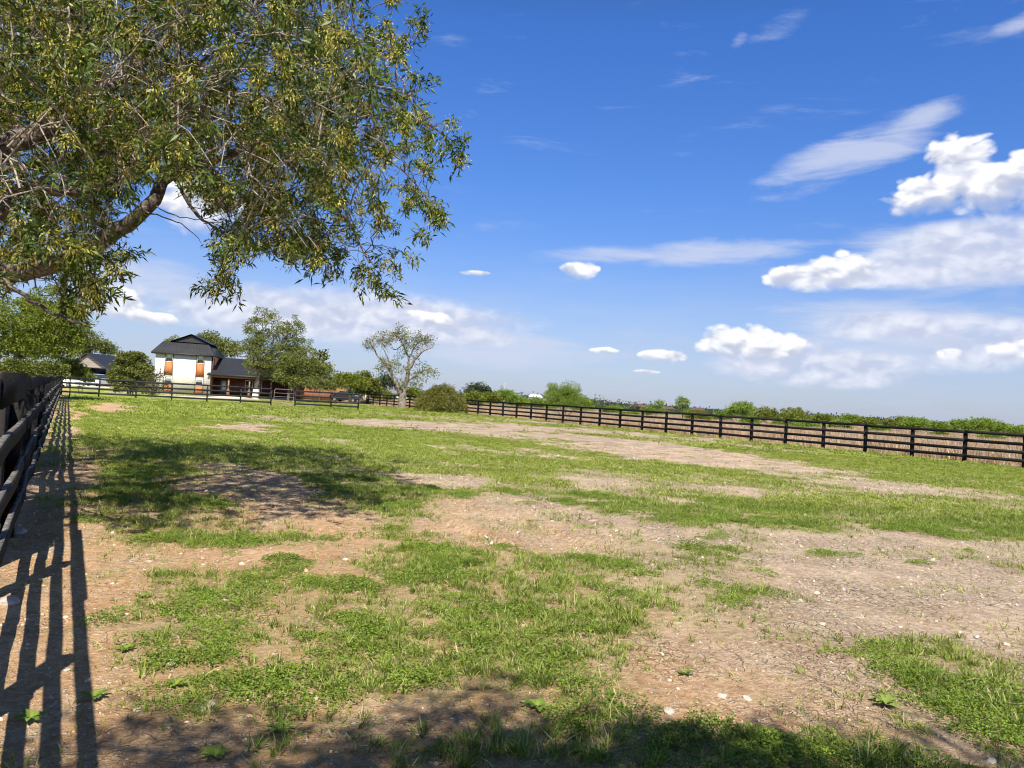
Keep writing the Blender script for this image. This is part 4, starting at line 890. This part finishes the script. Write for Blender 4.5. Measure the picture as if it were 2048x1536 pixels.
# porch wing
WL = 10.5; u0 = W
part('porch_wall', [((u0+WL/2, 2.4, 1.35), (WL, .2, 2.7)), ((u0+WL-.1, 5.5, 1.35), (.2, 6, 2.7))], M_red, HO)
mb = MB(); mb.polys([(u0-.25, -.35, 2.78), (u0+WL+.4, -.35, 2.78), (u0+WL+.4, 5.4, 5.1), (u0+.0, 5.4, 5.1), (u0, 10.5, 2.8), (u0+WL+.4, 10.5, 2.8), (u0-.25, -.35, 2.60), (u0+WL+.4, -.35, 2.60), (u0+WL+.4, 10.5, 2.6), (u0, 10.5, 2.6)],
      [[0, 1, 2, 3], [3, 2, 5, 4], [6, 7, 1, 0], [1, 7, 8, 5, 2], [6, 0, 3, 4, 9], [9, 8, 7, 6], [4, 5, 8, 9]]); wr = mb.build('porch_roof', M_roof, HO)
part('fascia', [((u0+WL/2, -.38, 2.66), (WL+.65, .05, .24))], M_trim, wr)
part('porch_beam', [((u0+WL/2, .1, 2.47), (WL, .15, .24))], M_wood, HO)
for uu in (u0+2.3, u0+4.9, u0+7.6, u0+10.2):
    mb = MB(); mb.box((uu, .1, 1.25), (.17, .17, 2.3)); mb.box((uu, .1, .45), (.32, .32, .8)); mb.build('porch_post', M_wood, HO)
window(u0+4.0, u0+5.0, .75, 2.2, HO, 2.3, False); window(u0+5.15, u0+6.15, .75, 2.2, HO, 2.3, False)
d_ = part('door', [((u0+1.3, 2.27, 1.1), (1.0, .06, 2.15))], simple('grey_door', (.10, .11, .12), .5, .1), HO); part('door_glass', [((u0+1.3, 2.23, 1.35), (.55, .03, 1.2))], M_blind, d_)
part('porch_floor', [((u0+WL/2, 1.0, .06), (WL, 2.7, .12))], simple('concrete', (.42, .38, .33), .9, .1), HO)

# barn
bp = gx(150, 128); BA = empty('barn', bp, R(2)); tag(BA, 'grey board barn with black metal roof and open front sheltering a white pickup', 'barn')
mb = MB(); mb.prism([(-.9, 3.05), (5.3, 2.95), (2.2-.35, 5.15)], 0, .15); mb.build('gable_wall', M_shake, BA)
mb = MB()
mb.polys([(1.85, -.5, 5.4), (-1.4, -.5, 3.0), (-1.4, 13, 3.0), (1.85, 13, 5.4), (5.9, -.5, 2.75), (5.9, 13, 2.75)], [[0, 3, 2, 1], [0, 4, 5, 3]])
mb.polys([(1.85, -.5, 5.22), (-1.4, -.5, 2.82), (-1.4, 13, 2.82), (1.85, 13, 5.22), (5.9, -.5, 2.57), (5.9, 13, 2.57)], [[1, 2, 3, 0], [3, 5, 4, 0]])
mb.polys([(1.85, -.5, 5.4), (-1.4, -.5, 3.0), (-1.4, -.5, 2.82), (1.85, -.5, 5.22), (5.9, -.5, 2.75), (5.9, -.5, 2.57)], [[0, 1, 2, 3], [0, 3, 5, 4]]); mb.build('roof', M_roof, BA)
part('side_wall', [((-.8, 7, 1.45), (.15, 12, 2.9)), ((5.4, 7, 1.38), (.15, 12, 2.76)), ((2.3, 12.9, 1.5), (6.2, .15, 3))], M_trim, BA)
for x_ in (-.8, 5.25): part('barn_post', [((x_, .1, 1.48), (.2, .2, 2.96))], M_wood, BA)
# vehicles
M_carw = simple('white_car_paint', (.78, .78, .78), .25, .03, spec=.6); M_carb = simple('dark_car_paint', (.02, .02, .024), .25, .05, spec=.6); M_tyre = simple('tyre_rubber', (.02, .02, .02), .9, .1); M_rim = simple('wheel_rim', (.45, .45, .46), .35, .1, metal=.7); M_lamp = simple('headlight_lens', (.7, .72, .75), .1, .02, spec=.9)
M_grille = simple('grille', (.03, .03, .035), .4, .2)
def loft(mb, secs):
    """closed outline sections (lists of x,z at given y)"""
    k = len(secs[0][1]); V_ = [[x_, y_, z_] for y_, pr in secs for x_, z_ in pr]; m = len(secs)
    mb.polys(V_, [[k*i_+j_, k*i_+(j_+1) % k, k*i_+k+(j_+1) % k, k*i_+k+j_] for i_ in range(m-1) for j_ in range(k)]+[list(range(k))[::-1], [k*(m-1)+j_ for j_ in range(k)]])
def sec(w, z0, z1, r=.12): return [(-w, z0), (-w-.02, (z0+z1)/2), (-w+.03, z1-r), (-w+r, z1), (w-r, z1), (w-.03, z1-r), (w+.02, (z0+z1)/2), (w, z0)]
def vehicle(name, label, loc, rz, paint_, pickup):
    v = empty(name, loc, rz); tag(v, label, 'pickup truck' if pickup else 'car', 'vehicles parked beyond the far fence'); mb = MB()
    if pickup:
        loft(mb, [(-2.75, sec(.88, .5, 1.05)), (-2.6, sec(.96, .42, 1.2)), (-1.3, sec(.98, .4, 1.28)), (-1.2, sec(.98, .4, 1.3)), (2.7, sec(.98, .45, 1.3))]); hood = 1.2
        cab = [(-1.35, sec(.88, 1.22, 1.26)), (-.65, sec(.76, 1.22, 1.88)), (.9, sec(.76, 1.22, 1.92)), (1.15, sec(.84, 1.22, 1.3))]
    else:
        loft(mb, [(-2.2, sec(.78, .4, .72)), (-2.0, sec(.86, .3, .85)), (-.9, sec(.9, .28, .98)), (1.4, sec(.9, .28, 1.02)), (2.2, sec(.82, .38, .92))])
        cab = [(-1.0, sec(.8, .93, .97)), (-.35, sec(.66, .93, 1.42)), (.9, sec(.66, .93, 1.44)), (1.7, sec(.78, .93, .98))]
    bd = mb.build('body', paint_, v); mb = MB(); loft(mb, cab); cb_ = mb.build('cabin', M_glass, v)
    mb = MB(); zt = 1.93 if pickup else 1.46; mb.box((0, .15, zt), (1.25, 1.4, .05)); mb.build('roof_panel', paint_, cb_)
    f = -2.78 if pickup else -2.22
    z_ = .85 if pickup else .58
    mb = MB(); mb.box((0, f+.0, z_), (1.05, .08, .34 if pickup else .18)); mb.build('grille', M_grille, v)
    for sx_ in (-1, 1):
        mb = MB(); mb.box((sx_*.72, f+.04, z_+.05), (.28, .08, .2)); mb.build('headlight', M_lamp, v)
    mb = MB(); mb.box((0, f-.02, z_-.32), (1.8, .16, .18)); mb.build('bumper', M_rim if pickup else paint_, v)
    rw = .38 if pickup else .31
    for y_ in ((-1.75, 1.65) if pickup else (-1.4, 1.35)):
        for sx_ in (-1, 1):
            mb = MB(); mb.tube([[sx_*.98, y_, rw], [sx_*.98-sx_*.03, y_, rw], [sx_*.74, y_, rw]], [rw*.96, rw, rw*.98], 18); mb.polys([[sx_*.98, y_+rw*.96*math.cos(a_), rw+rw*.96*math.sin(a_)] for a_ in np.linspace(0, 6.283, 18, endpoint=False)], [list(range(18))]); w_ = mb.build('wheel', M_tyre, v)
            mb = MB(); mb.polys([[sx_*1.0, y_+rw*.6*math.cos(a_), rw+rw*.6*math.sin(a_)] for a_ in np.linspace(0, 6.283, 14, endpoint=False)], [list(range(14))]); mb.build('rim', M_rim, w_)
    return v
vehicle('pickup_truck', 'white pickup truck parked nose out under the open barn', gx(198, 124), R(8), M_carw, True)
vehicle('parked_car', 'white car glimpsed behind the fence corner left of the barn', gx(132, 100), R(75), M_carw, False)
vehicle('parked_car', 'dark car parked behind the short fence section under the yellow-green shrub tree', gx(694, 108), R(78), M_carb, False)
# wooden privacy fence behind the trees
M_cf = mat_boards('cedar_fence_boards', (.26, .09, .045), (.44, .19, .10), .14)
a_ = np.array(gx(520, 108)); b_ = np.array(gx(715, 112)); L_ = np.linalg.norm(b_-a_); WF = empty('cedar_fence', tuple(a_), math.atan2(*(b_-a_)[[1, 0]])); tag(WF, 'reddish cedar board privacy fence running behind the yard trees', 'fence')
k = int(L_/2.4)
for i_ in range(k):
    mb = MB()
    for j_ in range(16): mb.box((i_*2.4+.075+j_*.15, 0, .95+rng.normal()*.012), (.14, .02, 1.85))
    mb.build('board_panel', M_cf, WF)
for i_ in range(k+1): part('post', [((i_*2.4, .07, .95), (.1, .1, 1.95))], M_cf, WF)
# left cedar bit
a_ = np.array(gx(-40, 60)); WF = empty('cedar_fence', tuple(a_), R(30)); tag(WF, 'bit of reddish board fence at the far left behind the tree trunk', 'fence'); part('board_panel', [((1.6, 0, .95), (3.2, .03, 1.95))], M_cf, WF); part('post', [((3.2, .05, .98), (.1, .1, 2.0))], M_cf, WF)
# far sheds and houses
M_wroof = simple('white_metal_roof', (.75, .75, .75), .4, .05); M_wall = simple('pale_wall', (.5, .48, .44), .8, .1); M_rroof = simple('red_brown_roof', (.10, .055, .045), .8, .2); M_brick = simple('brown_brick', (.14, .09, .06), .9, .2); M_groof = simple('grey_roof', (.16, .16, .18), .7, .1)
def house(px, Y, w, d, hw, hr, roof, label, rz=0, wall=None, z=0):
    c = gx(px, Y); o = empty('farm_building', (c[0], c[1], z), R(rz)); tag(o, label, 'building', 'distant buildings')
    mb = MB(); mb.prism([(-w/2, 0), (w/2, 0), (w/2, hw), (-w/2, hw)], -d/2, d/2); mb.build('wall', wall or M_wall, o)
    mb = MB(); mb.polys([(-w/2-.4, -d/2-.4, hw-.1), (w/2+.4, -d/2-.4, hw-.1), (w/2+.4, d/2+.4, hw-.1), (-w/2-.4, d/2+.4, hw-.1), (-w/2+d*.1, 0, hr), (w/2-d*.1, 0, hr)], [[0, 1, 5, 4], [2, 3, 4, 5], [1, 2, 5], [3, 0, 4], [3, 2, 1, 0]]); mb.build('roof', roof, o)
    for x_ in (-w*.25, w*.2):
        mb = MB(); mb.box((x_, -d/2-.03, hw*.5), (w*.09, .06, hw*.35)); mb.build('window', M_glass, o)
house(775, 170, 9, 7, 1.7, 3.0, M_groof, 'grey roofed house seen left of the half bare tree', 5)
house(1000, 330, 15, 8, 2.6, 4.2, M_wroof, 'long white roofed shed on the horizon right of the round bush', -5, M_trim)
house(1070, 470, 8, 8, 4.5, 6.0, M_wroof, 'small pale building on the horizon left of the bushy mesquite', 0)
house(1085, 500, 6, 8, 4.5, 6.0, M_rroof, 'second pale building on the horizon touching the bushy mesquite', 0)
house(1282, 400, 6, 8, 2.2, 3.7, M_rroof, 'red-brown roof above the scrub left of the small mesquites', 20, M_brick)
house(1336, 400, 6, 8, 1.8, 3.0, M_rroof, 'low red-brown roof between the two small mesquites', 0, M_brick)
house(1395, 400, 7, 8, 2.0, 3.4, M_rroof, 'red-brown roof right of the thin mesquite', -10, M_brick)
# pole
c = gx(1008, 300); o = empty('utility_pole', c); tag(o, 'thin white utility pole beside the white roofed shed', 'utility pole'); mb = MB(); mb.tube([[0, 0, 0], [0, 0, 4.5], [0, 0, 8.6]], [.16, .13, .1], 8); mb.build('pole', M_wall, o); mb = MB(); mb.box((0, 0, 8.1), (1.4, .12, .12)); mb.build('crossarm', M_wall, o)
c = gx(1004, 620); o = empty('windmill', (c[0]-.8, c[1], 0)); tag(o, 'tiny farm windmill head just left of the utility pole', 'windmill'); mb = MB()
for sx_ in (-.9, .9):
    for sy_ in (-.9, .9): mb.tube([[sx_, sy_, 0], [sx_*.5, sy_*.5, 6], [0, 0, 12]], .09, 4)
mb.build('tower', M_groof, o); mb = MB()
for k in range(12):
    t = k/12*6.283; mb.polys([[.2*math.cos(t), -.3, 12+.2*math.sin(t)], [1.3*math.cos(t-.12), -.3, 12+1.3*math.sin(t-.12)], [1.3*math.cos(t+.18), -.2, 12+1.3*math.sin(t+.18)]], [[0, 1, 2]])
mb.build('wheel', M_groof, o); mb = MB(); mb.box((.9, .9, 12), (1.2, .03, .7)); mb.build('tail', M_groof, o)

# ------------------------------------------------------------------ drive and yard
M_drive = simple('pale_caliche_drive', (.56, .50, .42), .95, .15, 1.5, .3, 20)
def strip(name, pts, z, mat, kind='structure'):
    mb = MB(); mb.polys([(q[0], q[1], z) for q in pts], [list(range(len(pts)))]); o = mb.build(name, mat); tag(o, kind=kind); return o
strip('driveway', [gx(100, 66.5), gx(230, 68.5), gx(330, 73.5), gx(420, 79), gx(520, 86), gx(520, 91), gx(420, 85), gx(330, 80), gx(230, 74.5), gx(100, 71.5)], .012, M_drive)
strip('path', [gx(415, 84), gx(470, 84.5), gx(500, 96), gx(445, 97)], .017, M_drive)
strip('yard_gravel', [gx(90, 108), gx(330, 112), gx(330, 136), gx(60, 136)], .010, M_drive)
for i_, px in enumerate(list(np.linspace(212, 252, 9))+list(np.linspace(326, 372, 8))):
    rock(px+rng.normal()*1, 0, .13, 'white edging stone in the row '+('left of the broad dark bush' if i_ < 9 else 'in front of the house corner'), 'white edging stones in the row '+('left of the broad dark bush' if i_ < 9 else 'in front of the house corner'), Y=(78 if i_ < 9 else 84)+rng.normal()*.25)

# ------------------------------------------------------------------ sky and light
SUN_EL, SUN_AZ = R(50), math.atan2(-.08, 1.27)        # shadows fall along (-.08, 1.27)
sh = np.array([-.12, .993]); sh = sh/np.linalg.norm(sh)
L = bpy.data.lights.new('sun', 'SUN'); L.energy = 5.0; L.angle = R(.53); L.color = (1.0, .93, .82)
lo = bpy.data.objects.new('sun', L); COL.objects.link(lo)
dirv = Vector((sh[0]*math.cos(SUN_EL), sh[1]*math.cos(SUN_EL), -math.sin(SUN_EL)))
lo.rotation_euler = dirv.to_track_quat('-Z', 'Y').to_euler(); lo.location = (0, -20, 30)
w = bpy.data.worlds.new('World'); scene.world = w; w.use_nodes = True; nt = w.node_tree; nt.nodes.clear(); nb = NB(nt)
out = nt.nodes.new('ShaderNodeOutputWorld'); bg = nt.nodes.new('ShaderNodeBackground')
sky = nt.nodes.new('ShaderNodeTexSky'); sky.sky_type = 'NISHITA'; sky.sun_disc = False; sky.sun_elevation = SUN_EL
sky.sun_rotation = math.atan2(-sh[0], -sh[1]); sky.altitude = 200; sky.air_density = 1.0; sky.dust_density = .6; sky.ozone_density = 3.0
D = nb.n('ShaderNodeTexCoord').outputs['Generated']
sp_ = nb.n('ShaderNodeSeparateXYZ', i_0=D)
az = nb.math('ARCTAN2', sp_.outputs[0], sp_.outputs[1]); el = nb.math('ARCSINE', sp_.outputs[2])
AE = nb.n('ShaderNodeCombineXYZ'); nt.links.new(az, AE.inputs[0]); nt.links.new(nb.math('MULTIPLY', el, 1.6), AE.inputs[1])
wob = nb.n('ShaderNodeVectorMath', operation='SCALE', i_0=nb.n('ShaderNodeVectorMath', operation='SUBTRACT', i_0=nb.n('ShaderNodeTexNoise', i_Vector=AE.outputs[0], i_Scale=14.0, i_Detail=4.0).outputs['Color'], i_1=(.5, .5, .5)).outputs[0], i_Scale=.05)
AW = nb.n('ShaderNodeVectorMath', operation='ADD', i_0=AE.outputs[0], i_1=wob.outputs[0]).outputs[0]
AU = nb.n('ShaderNodeVectorMath', operation='ADD', i_0=AW, i_1=(-.006, .016, 0)).outputs[0]
def billow(v):
    o_ = None
    for sc_, am in ((28.0, .46), (68.0, .22)):
        vv = nb.n('ShaderNodeTexVoronoi', voronoi_dimensions='2D', feature='F1', i_Vector=v, i_Scale=sc_).outputs['Distance']
        t_ = nb.math('MULTIPLY', nb.math('SUBTRACT', .45, vv), am*2.2); o_ = t_ if o_ is None else nb.math('ADD', o_, t_)
    return nb.math('ADD', o_, nb.math('MULTIPLY', nb.math('SUBTRACT', nb.noise(v, 17, 8, .6), .5), 1.1))
bA = billow(AW); bU = billow(AU)
ST = nb.n('ShaderNodeMapping', i_Vector=AE.outputs[0]); ST.inputs['Scale'].default_value = (1, 3.2, 1); ST.inputs['Rotation'].default_value = (0, 0, R(-4))
nS = nb.noise(ST.outputs[0], 7, 9, .6, .4)
def azel(px, py):
    r = ray(px, py); return math.atan2(r[0], r[1]), math.asin(r[2])
def ell(px, py, rx, ry, rot=0.0):
    a0, e0 = azel(px, py); k = math.cos(e0)/F*math.cos(a0)**1.5
    da = nb.math('SUBTRACT', az, a0); de = nb.math('SUBTRACT', el, e0); c_, s_ = math.cos(rot-ROLL*0), math.sin(rot)
    X = nb.math('MULTIPLY', nb.math('ADD', nb.math('MULTIPLY', da, c_), nb.math('MULTIPLY', de, s_)), 1/(rx*k)); Y_ = nb.math('MULTIPLY', nb.math('SUBTRACT', nb.math('MULTIPLY', de, c_), nb.math('MULTIPLY', da, s_)), 1/(ry*k))
    r2 = nb.math('ADD', nb.math('MULTIPLY', X, X), nb.math('MULTIPLY', Y_, Y_)); return nb.math('SUBTRACT', 1.0, r2), Y_
CUM = [(1915, 325, 75, 62), (1852, 392, 82, 48), (1995, 375, 125, 66), (2060, 340, 70, 50), (1690, 540, 78, 40), (1598, 558, 75, 28), (1160, 541, 42, 20), (1500, 688, 120, 44), (1325, 712, 50, 16), (1212, 702, 32, 8), (1293, 744, 28, 6), (1905, 708, 34, 17), (2035, 700, 60, 26), (950, 546, 38, 7), (215, 600, 75, 36), (300, 636, 60, 15), (410, 415, 105, 62), (830, 628, 26, 9), (870, 640, 44, 16)]
CIR = [(1700, 310, 250, 62, .30), (1820, 255, 150, 45, .3), (1350, 508, 330, 36, .05), (1950, 510, 330, 110, 0), (1800, 670, 420, 90, 0), (1560, 55, 95, 34, .35), (1478, 82, 30, 18, .6), (2040, 45, 70, 25, .2), (700, 640, 430, 75, 0), (560, 630, 300, 70, 0), (100, 60, 200, 150, 0), (1000, 700, 300, 50, 0), (280, 560, 200, 60, 0)]
best = None; sw_ = None; ws_ = None
for q in CUM:
    m_, Y_ = ell(*q)
    wt = nb.math('POWER', nb.math('MAXIMUM', nb.math('ADD', m_, .8), .0001), 3.0); wy = nb.math('MULTIPLY', wt, nb.math('MAXIMUM', nb.math('MINIMUM', Y_, 2.0), -2.0))
    best = m_ if best is None else nb.math('SMOOTH_MAX', best, m_, .5)
    ws_ = wt if ws_ is None else nb.math('ADD', ws_, wt); sw_ = wy if sw_ is None else nb.math('ADD', sw_, wy)
shade = nb.math('DIVIDE', sw_, ws_)
dn = nb.math('ADD', nb.math('MULTIPLY', best, .95), nb.math('MULTIPLY', bA, .8))
aC = nb.ss(dn, .02, .50)
edge = nb.ss(nb.math('ADD', shade, nb.math('MULTIPLY', bA, .5)), -1.1, .15)                    # soft undersides
aC = nb.math('MULTIPLY', aC, nb.math('ADD', nb.math('MULTIPLY', edge, .8), .2))
cir = None
for q in CIR:
    m_, _ = ell(*q); m_ = nb.math('MAXIMUM', m_, 0.0); m_ = nb.math('MULTIPLY', m_, .5 if q[3] < 36 and q[0] > 1400 else 1.0); cir = m_ if cir is None else nb.math('MAXIMUM', cir, m_)
aS = nb.ss(nb.math('ADD', nb.math('MULTIPLY', cir, .55), nb.math('MULTIPLY', nb.math('SUBTRACT', nS, .5), 1.25)), .08, .62, 0, .78)
veil = nb.math('MULTIPLY', nb.ss(el, .0, .22, .62, 0), nb.ss(nS, .32, .62, .45, 1))
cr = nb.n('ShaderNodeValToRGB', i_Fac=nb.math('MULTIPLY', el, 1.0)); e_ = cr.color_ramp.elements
e_[0].position = 0; e_[0].color = (.70, .74, 1.0, 1); e_[1].position = .46; e_[1].color = (.62, .97, 1.55, 1); q_ = e_.new(.12); q_.color = (.86, .88, 1.14, 1); q_ = e_.new(.28); q_.color = (.72, .95, 1.40, 1); q_ = e_.new(.60); q_.color = (.70, .76, .82, 1)  # top stop, above the view, greyed on purpose to warm and darken shadows
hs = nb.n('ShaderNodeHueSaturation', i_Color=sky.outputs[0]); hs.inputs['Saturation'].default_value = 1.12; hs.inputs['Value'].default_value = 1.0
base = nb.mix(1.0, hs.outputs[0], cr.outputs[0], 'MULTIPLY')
c = nb.mix(veil, base, (4.6, 5.3, 7.0, 1))
c = nb.mix(aS, c, (5.6, 6.1, 7.6, 1))
rel = nb.math('MULTIPLY', nb.math('SUBTRACT', bA, bU), 1.25)
bk = None
for q in [(720, 632, 430, 66), (470, 618, 200, 56), (900, 660, 170, 42), (225, 600, 110, 60), (1960, 505, 260, 85), (1800, 540, 200, 50), (1830, 655, 260, 40), (2010, 700, 200, 60), (1640, 735, 260, 50), (1560, 700, 110, 45), (1640, 555, 120, 36)]:
    m_, _ = ell(*q); m_ = nb.math('MAXIMUM', m_, 0.0); bk = m_ if bk is None else nb.math('MAXIMUM', bk, m_)
ST2 = nb.n('ShaderNodeMapping', i_Vector=AW); ST2.inputs['Scale'].default_value = (1, 1.9, 1)
n6 = nb.noise(ST2.outputs[0], 8, 9, .6)
bd = nb.math('ADD', nb.math('MULTIPLY', bk, .95), nb.math('ADD', nb.math('MULTIPLY', nb.math('SUBTRACT', n6, .5), 1.7), nb.math('MULTIPLY', bA, .10)))
aB = nb.math('MULTIPLY', nb.ss(bd, .0, .95, 0, .88), nb.ss(bk, 0, .35))
bc_ = nb.mix(nb.ss(nb.math('ADD', nb.math('MULTIPLY', rel, .8), nb.math('MULTIPLY', nb.math('SUBTRACT', n6, .5), 2.2)), -.7, 1.0), (4.9, 5.4, 7.0, 1), (7.8, 8.0, 8.8, 1))
c = nb.mix(aB, c, bc_)
lit = nb.mix(nb.ss(nb.math('ADD', nb.math('MULTIPLY', shade, .8), rel), -.75, .75), (5.0, 5.4, 6.6, 1), (9.4, 9.4, 9.6, 1))
c = nb.mix(aC, c, lit)
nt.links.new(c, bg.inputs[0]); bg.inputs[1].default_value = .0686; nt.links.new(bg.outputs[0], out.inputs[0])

# ------------------------------------------------------------------ camera
cam = bpy.data.cameras.new('camera'); co = bpy.data.objects.new('camera', cam); COL.objects.link(co); scene.camera = co
cam.sensor_width = 36; cam.lens = F/2048*36; cam.clip_end = 12000; cam.clip_start = .05
co.matrix_world = Matrix.Translation((0, 0, CH))@Matrix.Rotation(R(90)+PITCH, 4, 'X')@Matrix.Rotation(ROLL, 4, 'Z')
scene.view_settings.view_transform = 'Standard'; scene.view_settings.look = 'None'; scene.view_settings.exposure = .76; scene.view_settings.gamma = 1
scene.cycles.adaptive_threshold = .02; scene.cycles.filter_width = 1.1; scene.cycles.max_bounces = 5; scene.cycles.transparent_max_bounces = 8; scene.cycles.diffuse_bounces = 2; scene.cycles.transmission_bounces = 4
scene.render.film_transparent = False
